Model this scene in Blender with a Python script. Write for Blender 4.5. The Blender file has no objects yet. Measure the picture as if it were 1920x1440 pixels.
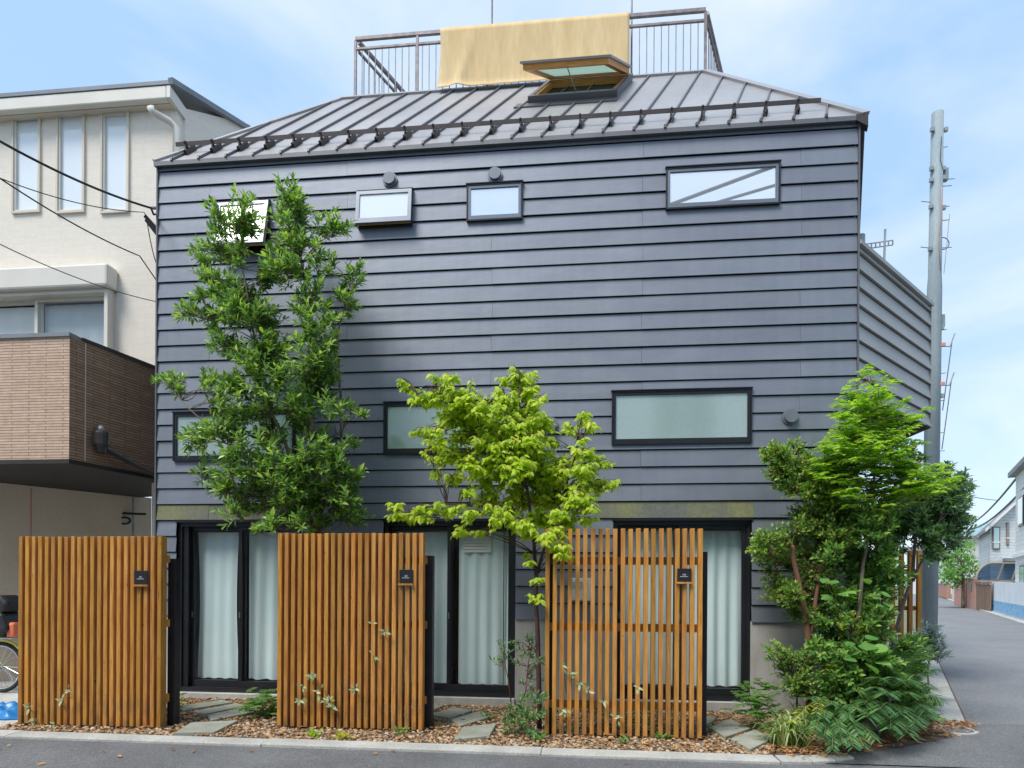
import bpy, math, random
import numpy as np
from mathutils import Vector, Matrix

random.seed(11)
rng = np.random.default_rng(11)
S = bpy.context.scene
COL = S.collection
R = math.radians

# ------------------------------------------------------------------ camera
CAM = Vector((0.74, -7.144, 1.38))
TH, ROLL, FPX, HY = R(5.91), 0.006, 1200.0, 1092.0
cam_d = bpy.data.cameras.new('camera')
cam_d.sensor_width = 36.0
cam_d.lens = FPX / 1920 * 36
cam_d.shift_y = (HY - 720) / 1920
cam_d.clip_start = 0.05
cam_d.clip_end = 2000
cam = bpy.data.objects.new('camera', cam_d)
COL.objects.link(cam)
cam.matrix_world = Matrix.Translation(CAM) @ Matrix.Rotation(TH, 4, 'Z') @ Matrix.Rotation(R(90), 4, 'X') @ Matrix.Rotation(ROLL, 4, 'Z')
S.camera = cam

# ------------------------------------------------------------------ sky, sun, exposure
SUN_EL, SUN_AZ = R(58), R(218)          # azimuth clockwise from +Y: behind the viewer, to the left
S.view_settings.view_transform = 'Standard'
S.view_settings.look = 'None'
S.view_settings.gamma = 1.0
S.view_settings.exposure = 1.36
world = bpy.data.worlds.new('World')
S.world = world
world.use_nodes = True
wn, wl = world.node_tree.nodes, world.node_tree.links
wn.clear()
w_out = wn.new('ShaderNodeOutputWorld')
w_bg = wn.new('ShaderNodeBackground')
w_bg.inputs['Strength'].default_value = 0.12
sky = wn.new('ShaderNodeTexSky')
sky.sky_type = 'NISHITA'
sky.sun_disc = False
sky.sun_elevation = SUN_EL
sky.sun_rotation = SUN_AZ
sky.air_density = 1.0
sky.dust_density = 1.2
sky.ozone_density = 1.4
tc = wn.new('ShaderNodeTexCoord')
mp = wn.new('ShaderNodeMapping')
mp.inputs['Scale'].default_value = (1.0, 1.0, 2.4)
mp.inputs['Rotation'].default_value = (0.3, 0.2, 0.5)
nz = wn.new('ShaderNodeTexNoise')
nz.inputs['Scale'].default_value = 1.9
nz.inputs['Detail'].default_value = 7
nz.inputs['Roughness'].default_value = 0.52
nz.inputs['Distortion'].default_value = 0.35
cr = wn.new('ShaderNodeValToRGB')
cr.color_ramp.elements[0].position = 0.40
cr.color_ramp.elements[0].color = (0.46, 0.70, 1.02, 1)
cr.color_ramp.elements[1].position = 0.68
cr.color_ramp.elements[1].color = (0.93, 1.02, 1.10, 1)
cs = wn.new('ShaderNodeMix')
cs.data_type = 'RGBA'
cs.blend_type = 'MULTIPLY'
cs.inputs['Factor'].default_value = 1.0
cs.inputs['B'].default_value = (3.35, 3.35, 3.35, 1)
mx = wn.new('ShaderNodeMix')
mx.data_type = 'RGBA'
mx.inputs['Factor'].default_value = 0.84
wl.new(tc.outputs['Generated'], mp.inputs['Vector'])
wl.new(mp.outputs['Vector'], nz.inputs['Vector'])
wl.new(nz.outputs['Fac'], cr.inputs['Fac'])
wl.new(cr.outputs['Color'], cs.inputs['A'])
wl.new(cs.outputs['Result'], mx.inputs['B'])
wl.new(sky.outputs['Color'], mx.inputs['A'])
wl.new(mx.outputs['Result'], w_bg.inputs['Color'])
wl.new(w_bg.outputs['Background'], w_out.inputs['Surface'])

sun_d = bpy.data.lights.new('sun', 'SUN')
sun_d.energy = 1.5
sun_d.angle = R(24)
sun_d.color = (1.0, 0.95, 0.87)
sun = bpy.data.objects.new('sun', sun_d)
COL.objects.link(sun)
sdir = Vector((math.sin(SUN_AZ) * math.cos(SUN_EL), math.cos(SUN_AZ) * math.cos(SUN_EL), math.sin(SUN_EL)))
sun.rotation_euler = sdir.to_track_quat('Z', 'Y').to_euler()
sun.location = (-8, -12, 18)

# ------------------------------------------------------------------ measuring helpers (survey of the place from the photograph)
_rt = Vector((math.cos(TH), math.sin(TH), 0))
_fw = Vector((-math.sin(TH), math.cos(TH), 0))
def ray(px, py):
    a, b = (px - 960) / FPX, (HY - py) / FPX
    c, s = math.cos(ROLL), math.sin(ROLL)
    return _rt * (a * c - b * s) + _fw + Vector((0, 0, a * s + b * c))
def P(px, py, y=0.0):                   # point on the vertical plane y
    d = ray(px, py)
    return CAM + d * ((y - CAM.y) / d.y)
def G(px, py, z=0.0):                   # point on the level plane z
    d = ray(px, py)
    return CAM + d * ((z - CAM.z) / d.z)
def D(px, py, t):                       # point at depth t
    return CAM + ray(px, py) * t

# ------------------------------------------------------------------ object helpers
def tag(o, label=None, cat=None, group=None, kind=None):
    if label: o['label'] = label
    if cat: o['category'] = cat
    if group: o['group'] = group
    if kind: o['kind'] = kind
    return o
def thing(name, label, cat, loc=(0, 0, 0), group=None):
    o = bpy.data.objects.new(name, None)
    o.empty_display_size = 0.1
    o.location = loc
    COL.objects.link(o)
    return tag(o, label, cat, group)
def origin(o):
    v = Vector((0, 0, 0))
    while o is not None:
        v += o.location
        o = o.parent
    return v
def link_mesh(name, me, parent=None):
    o = bpy.data.objects.new(name, me)
    COL.objects.link(o)
    if parent is not None: o.parent = parent
    return o
def part_empty(name, parent, loc=None):
    o = bpy.data.objects.new(name, None)
    o.empty_display_size = 0.1
    COL.objects.link(o)
    o.parent = parent
    return o

class MB:
    """collects world-space geometry; build() links it as one mesh object"""
    def __init__(s): s.v = []; s.f = []
    def add(s, verts, faces):
        n = len(s.v)
        s.v += [Vector(p) for p in verts]
        s.f += [tuple(i + n for i in f) for f in faces]
        return s
    def box(s, x0, x1, y0, y1, z0, z1):
        return s.add([(x0, y0, z0), (x1, y0, z0), (x1, y1, z0), (x0, y1, z0), (x0, y0, z1), (x1, y0, z1), (x1, y1, z1), (x0, y1, z1)],
                     [(0, 3, 2, 1), (4, 5, 6, 7), (0, 1, 5, 4), (1, 2, 6, 5), (2, 3, 7, 6), (3, 0, 4, 7)])
    def hexa(s, p):
        return s.add(p, [(0, 3, 2, 1), (4, 5, 6, 7), (0, 1, 5, 4), (1, 2, 6, 5), (2, 3, 7, 6), (3, 0, 4, 7)])
    def prism(s, poly, vec):
        n = len(poly); vec = Vector(vec); q = [Vector(p) for p in poly]
        return s.add(q + [p + vec for p in q], [tuple(range(n))[::-1], tuple(range(n, 2 * n))] + [(i, (i + 1) % n, n + (i + 1) % n, n + i) for i in range(n)])
    def bar(s, a, b, w, h, up=(0, 0, 1)):
        a, b = Vector(a), Vector(b); d = (b - a).normalized(); up = Vector(up)
        sx = d.cross(up)
        if sx.length < 1e-4: sx = d.cross(Vector((1, 0, 0)))
        sx.normalize(); u = sx.cross(d).normalized()
        c = [(-1, -1), (1, -1), (1, 1), (-1, 1)]
        return s.hexa([a + sx * (w / 2 * i) + u * (h / 2 * j) for i, j in c] + [b + sx * (w / 2 * i) + u * (h / 2 * j) for i, j in c])
    def tube(s, pts, rad, n=8, cap=True):
        pts = [Vector(p) for p in pts]
        rads = rad if isinstance(rad, (list, tuple)) else [rad] * len(pts)
        base = len(s.v); ref = None
        for i, p in enumerate(pts):
            d = (pts[min(i + 1, len(pts) - 1)] - pts[max(i - 1, 0)]).normalized()
            if ref is None:
                ref = d.cross(Vector((0, 0, 1)))
                if ref.length < 1e-3: ref = d.cross(Vector((1, 0, 0)))
            ref = (ref - d * ref.dot(d)).normalized()
            o = d.cross(ref)
            for k in range(n):
                a = 2 * math.pi * k / n
                s.v.append(p + (ref * math.cos(a) + o * math.sin(a)) * rads[i])
        for i in range(len(pts) - 1):
            for k in range(n):
                s.f.append((base + i * n + k, base + i * n + (k + 1) % n, base + (i + 1) * n + (k + 1) % n, base + (i + 1) * n + k))
        if cap:
            s.f.append(tuple(base + k for k in range(n))[::-1])
            s.f.append(tuple(base + (len(pts) - 1) * n + k for k in range(n)))
        return s
    def build(s, name, mat, parent=None, smooth=False, bevel=0.0):
        o0 = origin(parent) if parent is not None else Vector((0, 0, 0))
        me = bpy.data.meshes.new(name)
        me.from_pydata([tuple(p - o0) for p in s.v], [], s.f)
        me.materials.append(MAT[mat] if isinstance(mat, str) else mat)
        if smooth:
            me.shade_smooth()
        o = link_mesh(name, me, parent)
        if bevel:
            m = o.modifiers.new('bevel', 'BEVEL'); m.width = bevel; m.segments = 2; m.limit_method = 'ANGLE'
        return o
def lathe(mb, c, axis, prof, n=24):
    """prof: (distance along axis, radius)"""
    c, axis = Vector(c), Vector(axis).normalized()
    return mb.tube([c + axis * d for d, r in prof], [max(r, 1e-4) for d, r in prof], n)
def share(o, name, parent, off=(0, 0, 0)):
    c = o.copy(); COL.objects.link(c); c.name = name; c.parent = parent
    c.location = o.location + Vector(off)
    return c

# ------------------------------------------------------------------ materials
MAT = {}
def new_mat(name):
    m = bpy.data.materials.new(name); m.use_nodes = True
    n, l = m.node_tree.nodes, m.node_tree.links
    return m, n, l, n['Principled BSDF']
def ramp(n, stops):
    r = n.new('ShaderNodeValToRGB'); e = r.color_ramp.elements
    e[0].position, e[0].color = stops[0][0], (*stops[0][1], 1)
    e[1].position, e[1].color = stops[-1][0], (*stops[-1][1], 1)
    for p, c in stops[1:-1]:
        k = e.new(p); k.color = (*c, 1)
    return r
def objvar(n, l, colsock, amount=0.10, hue=0.0):
    """value shift for each object, so that alike pieces are not identical"""
    oi = n.new('ShaderNodeObjectInfo'); mr = n.new('ShaderNodeMapRange'); h = n.new('ShaderNodeHueSaturation')
    mr.inputs['To Min'].default_value = 1 - amount; mr.inputs['To Max'].default_value = 1 + amount
    l.new(oi.outputs['Random'], mr.inputs['Value']); l.new(mr.outputs['Result'], h.inputs['Value'])
    if hue:
        wn_ = n.new('ShaderNodeTexWhiteNoise'); wn_.noise_dimensions = '1D'; l.new(oi.outputs['Random'], wn_.inputs['W'])
        for sock, lo, hi in (('Hue', 0.5 - hue, 0.5 + hue), ('Saturation', 1 - hue * 9, 1 + hue * 2)):
            m2 = n.new('ShaderNodeMapRange'); m2.inputs['To Min'].default_value = lo; m2.inputs['To Max'].default_value = hi
            l.new(wn_.outputs['Value' if sock == 'Hue' else 'Color'], m2.inputs['Value']); l.new(m2.outputs['Result'], h.inputs[sock])
    l.new(colsock, h.inputs['Color'])
    return h.outputs['Color']
def mat(name, c1, c2=None, scale=6.0, stretch=(1, 1, 1), rough=0.6, metal=0.0, spec=0.5, bump=0.0, bscale=60.0, var=0.0, rvar=0.0, coat=0.0, detail=5, fine=None, streak=0.0):
    m, n, l, b = new_mat(name)
    t = n.new('ShaderNodeTexCoord'); mpn = n.new('ShaderNodeMapping'); mpn.inputs['Scale'].default_value = stretch
    l.new(t.outputs['Object'], mpn.inputs['Vector'])
    # world position keeps copies from sharing one pattern
    g = n.new('ShaderNodeNewGeometry'); l.new(g.outputs['Position'], mpn.inputs['Vector'])
    x = n.new('ShaderNodeTexNoise'); x.inputs['Scale'].default_value = scale; x.inputs['Detail'].default_value = detail
    l.new(mpn.outputs['Vector'], x.inputs['Vector'])
    r = ramp(n, [(0.3, c1), (0.7, c2 or c1)])
    l.new(x.outputs['Fac'], r.inputs['Fac'])
    col = r.outputs['Color']
    if fine:
        y = n.new('ShaderNodeTexNoise'); y.inputs['Scale'].default_value = fine[0]; y.inputs['Detail'].default_value = 3
        l.new(mpn.outputs['Vector'], y.inputs['Vector'])
        fr = ramp(n, [(0.35, (1 - fine[1],) * 3), (0.65, (1 + fine[1],) * 3)])
        l.new(y.outputs['Fac'], fr.inputs['Fac'])
        mm = n.new('ShaderNodeMix'); mm.data_type = 'RGBA'; mm.blend_type = 'MULTIPLY'; mm.inputs['Factor'].default_value = 1
        l.new(col, mm.inputs['A']); l.new(fr.outputs['Color'], mm.inputs['B']); col = mm.outputs['Result']
    if streak:
        ms = n.new('ShaderNodeMapping'); ms.inputs['Scale'].default_value = (7, 7, 0.45); l.new(g.outputs['Position'], ms.inputs['Vector'])
        y = n.new('ShaderNodeTexNoise'); y.inputs['Scale'].default_value = 1.6; y.inputs['Detail'].default_value = 6; l.new(ms.outputs['Vector'], y.inputs['Vector'])
        fr = ramp(n, [(0.32, (1 - streak,) * 3), (0.5, (1.0,) * 3), (0.72, (1 + streak,) * 3)]); l.new(y.outputs['Fac'], fr.inputs['Fac'])
        mm = n.new('ShaderNodeMix'); mm.data_type = 'RGBA'; mm.blend_type = 'MULTIPLY'; mm.inputs['Factor'].default_value = 1
        l.new(col, mm.inputs['A']); l.new(fr.outputs['Color'], mm.inputs['B']); col = mm.outputs['Result']
    if var: col = objvar(n, l, col, var)
    l.new(col, b.inputs['Base Color'])
    b.inputs['Metallic'].default_value = metal
    b.inputs['Specular IOR Level'].default_value = spec
    b.inputs['Coat Weight'].default_value = coat
    b.inputs['Coat Roughness'].default_value = 0.03
    if rvar:
        mr = n.new('ShaderNodeMapRange'); mr.inputs['To Min'].default_value = rough - rvar; mr.inputs['To Max'].default_value = rough + rvar
        l.new(x.outputs['Fac'], mr.inputs['Value']); l.new(mr.outputs['Result'], b.inputs['Roughness'])
    else:
        b.inputs['Roughness'].default_value = rough
    if bump:
        y = n.new('ShaderNodeTexNoise'); y.inputs['Scale'].default_value = bscale; y.inputs['Detail'].default_value = 4
        l.new(mpn.outputs['Vector'], y.inputs['Vector'])
        bp = n.new('ShaderNodeBump'); bp.inputs['Strength'].default_value = bump; bp.inputs['Distance'].default_value = 0.01
        l.new(y.outputs['Fac'], bp.inputs['Height']); l.new(bp.outputs['Normal'], b.inputs['Normal'])
    MAT[name] = m
    return m

mat('siding', (0.182, 0.203, 0.246), (0.215, 0.236, 0.280), scale=1.4, stretch=(1, 1, 2), rough=0.52, metal=0.35, spec=0.5, bump=0.30, bscale=3.2, var=0.07, rvar=0.07, fine=(260, 0.05), streak=0.04)
mat('balcony_siding_lit', (0.31, 0.305, 0.30), (0.36, 0.355, 0.35), scale=1.4, rough=0.5, metal=0.1, spec=0.5, bump=0.05, bscale=5.0, var=0.04, fine=(260, 0.04))  # lighter copy of the siding; this face's sky reflection is put into the colour
mat('roof_metal', (0.34, 0.33, 0.333), (0.40, 0.39, 0.393), scale=1.2, rough=0.42, metal=0.35, bump=0.06, bscale=3.0, var=0.04, rvar=0.05, streak=0.04)
mat('roof_trim', (0.135, 0.135, 0.145), (0.175, 0.17, 0.18), scale=2.0, rough=0.42, metal=0.35, rvar=0.06)
mat('guard_metal', (0.055, 0.048, 0.047), (0.085, 0.072, 0.07), scale=6.0, rough=0.5, metal=0.3)
mat('dark_frame', (0.018, 0.020, 0.025), (0.026, 0.028, 0.034), scale=3.0, rough=0.35, metal=0.2)
mat('grey_frame', (0.17, 0.19, 0.225), (0.21, 0.23, 0.265), scale=3.0, rough=0.35, metal=0.4)
mat('black_steel', (0.010, 0.011, 0.016), (0.018, 0.019, 0.024), scale=5.0, rough=0.4, metal=0.2)
mat('vent_grey', (0.17, 0.19, 0.225), (0.215, 0.235, 0.27), scale=6.0, rough=0.45, metal=0.3)
mat('concrete', (0.40, 0.39, 0.37), (0.54, 0.53, 0.50), scale=2.2, rough=0.85, bump=0.25, bscale=40, fine=(90, 0.07), streak=0.10)
mat('kerb_concrete', (0.38, 0.375, 0.35), (0.52, 0.51, 0.47), scale=3.0, rough=0.9, bump=0.3, bscale=60, var=0.06, fine=(55, 0.12))
mat('soil', (0.085, 0.055, 0.035), (0.19, 0.13, 0.08), scale=9, rough=1.0, bump=0.6, bscale=30)
mat('stone_slab', (0.24, 0.25, 0.205), (0.36, 0.36, 0.30), scale=5, rough=0.9, bump=0.3, bscale=50, var=0.10, fine=(120, 0.10))
mat('skylight_wood', (0.55, 0.24, 0.06), (0.72, 0.36, 0.11), scale=8, stretch=(1, 6, 6), rough=0.5)
mat('canvas', (0.60, 0.43, 0.215), (0.68, 0.51, 0.28), scale=1.7, stretch=(3.0, 3.0, 0.6), rough=0.9, bump=0.15, bscale=9, fine=(7, 0.05))
mat('rail_metal', (0.16, 0.14, 0.145), (0.30, 0.265, 0.26), scale=9, rough=0.55, metal=0.3)
mat('cream_trim', (0.66, 0.63, 0.56), (0.74, 0.71, 0.64), scale=2, rough=0.6)
mat('cream_frame', (0.60, 0.53, 0.43), (0.68, 0.61, 0.51), scale=2, rough=0.55)
mat('roof_edge_grey', (0.17, 0.19, 0.22), (0.23, 0.25, 0.28), scale=3, rough=0.6)
mat('carport_wall', (0.68, 0.56, 0.42), (0.76, 0.64, 0.50), scale=1.2, rough=0.8, bump=0.2, bscale=80, fine=(45, 0.06))
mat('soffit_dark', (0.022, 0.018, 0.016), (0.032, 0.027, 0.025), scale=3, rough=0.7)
mat('pole_concrete', (0.215, 0.27, 0.295), (0.295, 0.35, 0.37), scale=2.0, stretch=(1, 1, 0.25), rough=0.75, fine=(40, 0.06), streak=0.10)
mat('steel_grey', (0.25, 0.28, 0.29), (0.36, 0.39, 0.40), scale=8, rough=0.5, metal=0.4)
mat('cable_black', (0.016, 0.016, 0.018), (0.028, 0.028, 0.03), rough=0.55)
mat('cable_grey', (0.10, 0.10, 0.11), (0.14, 0.14, 0.15), rough=0.6)
mat('red_tape', (0.55, 0.22, 0.20), (0.65, 0.30, 0.27), rough=0.6)
mat('white_paint', (0.74, 0.74, 0.73), (0.82, 0.82, 0.81), scale=2, rough=0.7)
mat('white_wall', (0.66, 0.68, 0.70), (0.75, 0.77, 0.78), scale=1.0, rough=0.85)
mat('far_wall', (0.62, 0.62, 0.60), (0.70, 0.70, 0.68), scale=0.7, rough=0.9)
mat('blue_paint', (0.16, 0.36, 0.56), (0.26, 0.48, 0.66), scale=2.2, stretch=(1, 1, 3), rough=0.7, fine=(10, 0.14))
mat('teal_roof', (0.22, 0.34, 0.37), (0.30, 0.42, 0.45), scale=3, rough=0.7)
mat('slate_roof', (0.20, 0.22, 0.24), (0.28, 0.30, 0.32), scale=4, rough=0.7)
mat('canopy_frame', (0.30, 0.24, 0.17), (0.38, 0.31, 0.23), rough=0.5, metal=0.3)
mat('gate_wood', (0.16, 0.09, 0.06), (0.26, 0.16, 0.10), scale=9, stretch=(3, 3, 0.5), rough=0.8, var=0.15)
mat('bicycle_yellow', (0.62, 0.53, 0.06), (0.72, 0.62, 0.10), rough=0.3, coat=0.5)
mat('rubber', (0.016, 0.016, 0.017), (0.026, 0.026, 0.027), rough=0.8)
mat('seat_black', (0.012, 0.012, 0.014), (0.022, 0.022, 0.025), rough=0.5)
mat('seat_orange', (0.75, 0.17, 0.07), (0.82, 0.22, 0.10), rough=0.6)
mat('chrome', (0.55, 0.56, 0.57), (0.65, 0.66, 0.67), rough=0.25, metal=0.9)
mat('tarp_blue', (0.02, 0.17, 0.46), (0.03, 0.24, 0.55), scale=5, rough=0.35)
mat('bark_grey', (0.13, 0.10, 0.075), (0.24, 0.19, 0.145), scale=14, stretch=(1, 1, 0.3), rough=0.9, bump=0.4, bscale=50)
mat('bark_dark', (0.055, 0.030, 0.026), (0.105, 0.062, 0.050), scale=14, stretch=(1, 1, 0.3), rough=0.8, bump=0.3, bscale=50)
mat('bark_red', (0.13, 0.06, 0.033), (0.25, 0.125, 0.07), scale=10, stretch=(1, 1, 0.3), rough=0.8, bump=0.4, bscale=40)
mat('twig_green', (0.16, 0.20, 0.06), (0.24, 0.25, 0.09), rough=0.8)
mat('opposite_wall', (0.38, 0.40, 0.40), (0.46, 0.48, 0.48), scale=1, rough=0.8)
mat('opposite_dark', (0.12, 0.20, 0.18), (0.17, 0.25, 0.23), scale=1, rough=0.6)
mat('sign_black', (0.012, 0.013, 0.017), (0.018, 0.019, 0.024), rough=0.45)
mat('sign_white', (0.80, 0.80, 0.80), (0.84, 0.84, 0.84), rough=0.6)
mat('lawn_dirt', (0.12, 0.13, 0.07), (0.20, 0.19, 0.12), scale=3, rough=1)
mat('pipe_brown', (0.045, 0.036, 0.034), (0.065, 0.052, 0.05), rough=0.4)
mat('iron_cover', (0.17, 0.17, 0.175), (0.27, 0.27, 0.275), scale=25, rough=0.6, metal=0.4, bump=0.4, bscale=45)

# ---- stained siding over the doors: algae grows in patches
def mat_algae():
    m, n, l, b = new_mat('algae_siding')
    g = n.new('ShaderNodeNewGeometry'); mp_ = n.new('ShaderNodeMapping'); mp_.inputs['Scale'].default_value = (1, 1, 0.6)
    l.new(g.outputs['Position'], mp_.inputs['Vector'])
    x = n.new('ShaderNodeTexNoise'); x.inputs['Scale'].default_value = 1.7; x.inputs['Detail'].default_value = 6; l.new(mp_.outputs['Vector'], x.inputs['Vector'])
    r = ramp(n, [(0.38, (0.125, 0.135, 0.145)), (0.5, (0.17, 0.18, 0.115)), (0.66, (0.235, 0.24, 0.10))])
    l.new(x.outputs['Fac'], r.inputs['Fac'])
    y = n.new('ShaderNodeTexNoise'); y.inputs['Scale'].default_value = 40; y.inputs['Detail'].default_value = 3; l.new(mp_.outputs['Vector'], y.inputs['Vector'])
    fr = ramp(n, [(0.3, (0.82,) * 3), (0.7, (1.12,) * 3)]); l.new(y.outputs['Fac'], fr.inputs['Fac'])
    mm = n.new('ShaderNodeMix'); mm.data_type = 'RGBA'; mm.blend_type = 'MULTIPLY'; mm.inputs['Factor'].default_value = 1
    l.new(r.outputs['Color'], mm.inputs['A']); l.new(fr.outputs['Color'], mm.inputs['B'])
    l.new(mm.outputs['Result'], b.inputs['Base Color']); b.inputs['Roughness'].default_value = 0.75
    MAT['algae_siding'] = m
mat_algae()

# ---- cedar slats
def mat_wood(name, a, b_, c):
    m, n, l, b = new_mat(name)
    g = n.new('ShaderNodeNewGeometry'); mp_ = n.new('ShaderNodeMapping'); mp_.inputs['Scale'].default_value = (14, 14, 1.1)
    l.new(g.outputs['Position'], mp_.inputs['Vector'])
    x = n.new('ShaderNodeTexNoise'); x.inputs['Scale'].default_value = 3.2; x.inputs['Detail'].default_value = 7; x.inputs['Roughness'].default_value = 0.62
    l.new(mp_.outputs['Vector'], x.inputs['Vector'])
    r = ramp(n, [(0.28, a), (0.5, b_), (0.74, c)]); l.new(x.outputs['Fac'], r.inputs['Fac'])
    # weathered grey streaks with their own shape
    y = n.new('ShaderNodeTexNoise'); y.inputs['Scale'].default_value = 1.1; y.inputs['Detail'].default_value = 5
    mp2 = n.new('ShaderNodeMapping'); mp2.inputs['Scale'].default_value = (11, 11, 2.0); l.new(g.outputs['Position'], mp2.inputs['Vector']); l.new(mp2.outputs['Vector'], y.inputs['Vector'])
    wr = ramp(n, [(0.62, (0, 0, 0)), (0.78, (0.6, 0.6, 0.6))]); l.new(y.outputs['Fac'], wr.inputs['Fac'])
    mm = n.new('ShaderNodeMix'); mm.data_type = 'RGBA'; mm.inputs['B'].default_value = (0.23, 0.15, 0.085, 1)
    l.new(wr.outputs['Color'], mm.inputs['Factor']); l.new(r.outputs['Color'], mm.inputs['A'])
    # knots
    vo = n.new('ShaderNodeTexVoronoi'); vo.inputs['Scale'].default_value = 5.0
    mp3 = n.new('ShaderNodeMapping'); mp3.inputs['Scale'].default_value = (3.5, 1.0, 1.0); l.new(g.outputs['Position'], mp3.inputs['Vector']); l.new(mp3.outputs['Vector'], vo.inputs['Vector'])
    kr = ramp(n, [(0.035, (0.25, 0.25, 0.25)), (0.075, (1, 1, 1))]); l.new(vo.outputs['Distance'], kr.inputs['Fac'])
    mk = n.new('ShaderNodeMix'); mk.data_type = 'RGBA'; mk.blend_type = 'MULTIPLY'; mk.inputs['Factor'].default_value = 1
    l.new(mm.outputs['Result'], mk.inputs['A']); l.new(kr.outputs['Color'], mk.inputs['B'])
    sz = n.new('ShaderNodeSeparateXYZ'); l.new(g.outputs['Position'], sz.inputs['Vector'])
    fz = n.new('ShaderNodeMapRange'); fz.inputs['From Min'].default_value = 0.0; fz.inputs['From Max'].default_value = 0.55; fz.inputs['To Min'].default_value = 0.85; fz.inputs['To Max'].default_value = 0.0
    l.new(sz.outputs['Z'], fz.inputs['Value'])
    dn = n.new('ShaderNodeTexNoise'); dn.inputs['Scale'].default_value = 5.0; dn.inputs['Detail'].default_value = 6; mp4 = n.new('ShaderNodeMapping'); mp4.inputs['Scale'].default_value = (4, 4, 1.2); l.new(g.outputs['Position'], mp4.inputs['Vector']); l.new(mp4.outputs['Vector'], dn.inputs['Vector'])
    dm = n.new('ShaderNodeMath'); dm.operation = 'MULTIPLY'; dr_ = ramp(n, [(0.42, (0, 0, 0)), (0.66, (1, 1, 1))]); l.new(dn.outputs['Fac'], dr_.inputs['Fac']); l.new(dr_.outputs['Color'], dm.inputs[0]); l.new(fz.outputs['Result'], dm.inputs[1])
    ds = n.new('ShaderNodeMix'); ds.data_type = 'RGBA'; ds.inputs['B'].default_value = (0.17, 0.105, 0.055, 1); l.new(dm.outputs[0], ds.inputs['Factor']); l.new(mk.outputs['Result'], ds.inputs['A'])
    col = objvar(n, l, ds.outputs['Result'], 0.20, 0.005)
    l.new(col, b.inputs['Base Color']); b.inputs['Roughness'].default_value = 0.62; b.inputs['Specular IOR Level'].default_value = 0.3
    bp = n.new('ShaderNodeBump'); bp.inputs['Strength'].default_value = 0.25; bp.inputs['Distance'].default_value = 0.004
    l.new(x.outputs['Fac'], bp.inputs['Height']); l.new(bp.outputs['Normal'], b.inputs['Normal'])
    MAT[name] = m
mat_wood('cedar', (0.32, 0.122, 0.020), (0.51, 0.228, 0.040), (0.63, 0.325, 0.085))

# ---- asphalt with pale and dark aggregate
def mat_asphalt(name, base, dark):
    m, n, l, b = new_mat(name)
    g = n.new('ShaderNodeNewGeometry')
    x = n.new('ShaderNodeTexNoise'); x.inputs['Scale'].default_value = 0.7; x.inputs['Detail'].default_value = 8; x.inputs['Roughness'].default_value = 0.65; l.new(g.outputs['Position'], x.inputs['Vector'])
    r = ramp(n, [(0.3, dark), (0.7, base)]); l.new(x.outputs['Fac'], r.inputs['Fac'])
    v = n.new('ShaderNodeTexVoronoi'); v.inputs['Scale'].default_value = 95; l.new(g.outputs['Position'], v.inputs['Vector'])
    vr = ramp(n, [(0.0, (0.72,) * 3), (0.5, (1.0,) * 3), (1.0, (1.5,) * 3)]); l.new(v.outputs['Color'], vr.inputs['Fac'])
    mm = n.new('ShaderNodeMix'); mm.data_type = 'RGBA'; mm.blend_type = 'MULTIPLY'; mm.inputs['Factor'].default_value = 1
    l.new(r.outputs['Color'], mm.inputs['A']); l.new(vr.outputs['Color'], mm.inputs['B'])
    l.new(mm.outputs['Result'], b.inputs['Base Color']); b.inputs['Roughness'].default_value = 0.85
    bp = n.new('ShaderNodeBump'); bp.inputs['Strength'].default_value = 0.6; bp.inputs['Distance'].default_value = 0.006
    l.new(v.outputs['Distance'], bp.inputs['Height']); l.new(bp.outputs['Normal'], b.inputs['Normal'])
    MAT[name] = m
mat_asphalt('asphalt', (0.175, 0.177, 0.182), (0.095, 0.097, 0.102))
mat_asphalt('asphalt_old', (0.215, 0.218, 0.225), (0.165, 0.168, 0.175))

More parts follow.
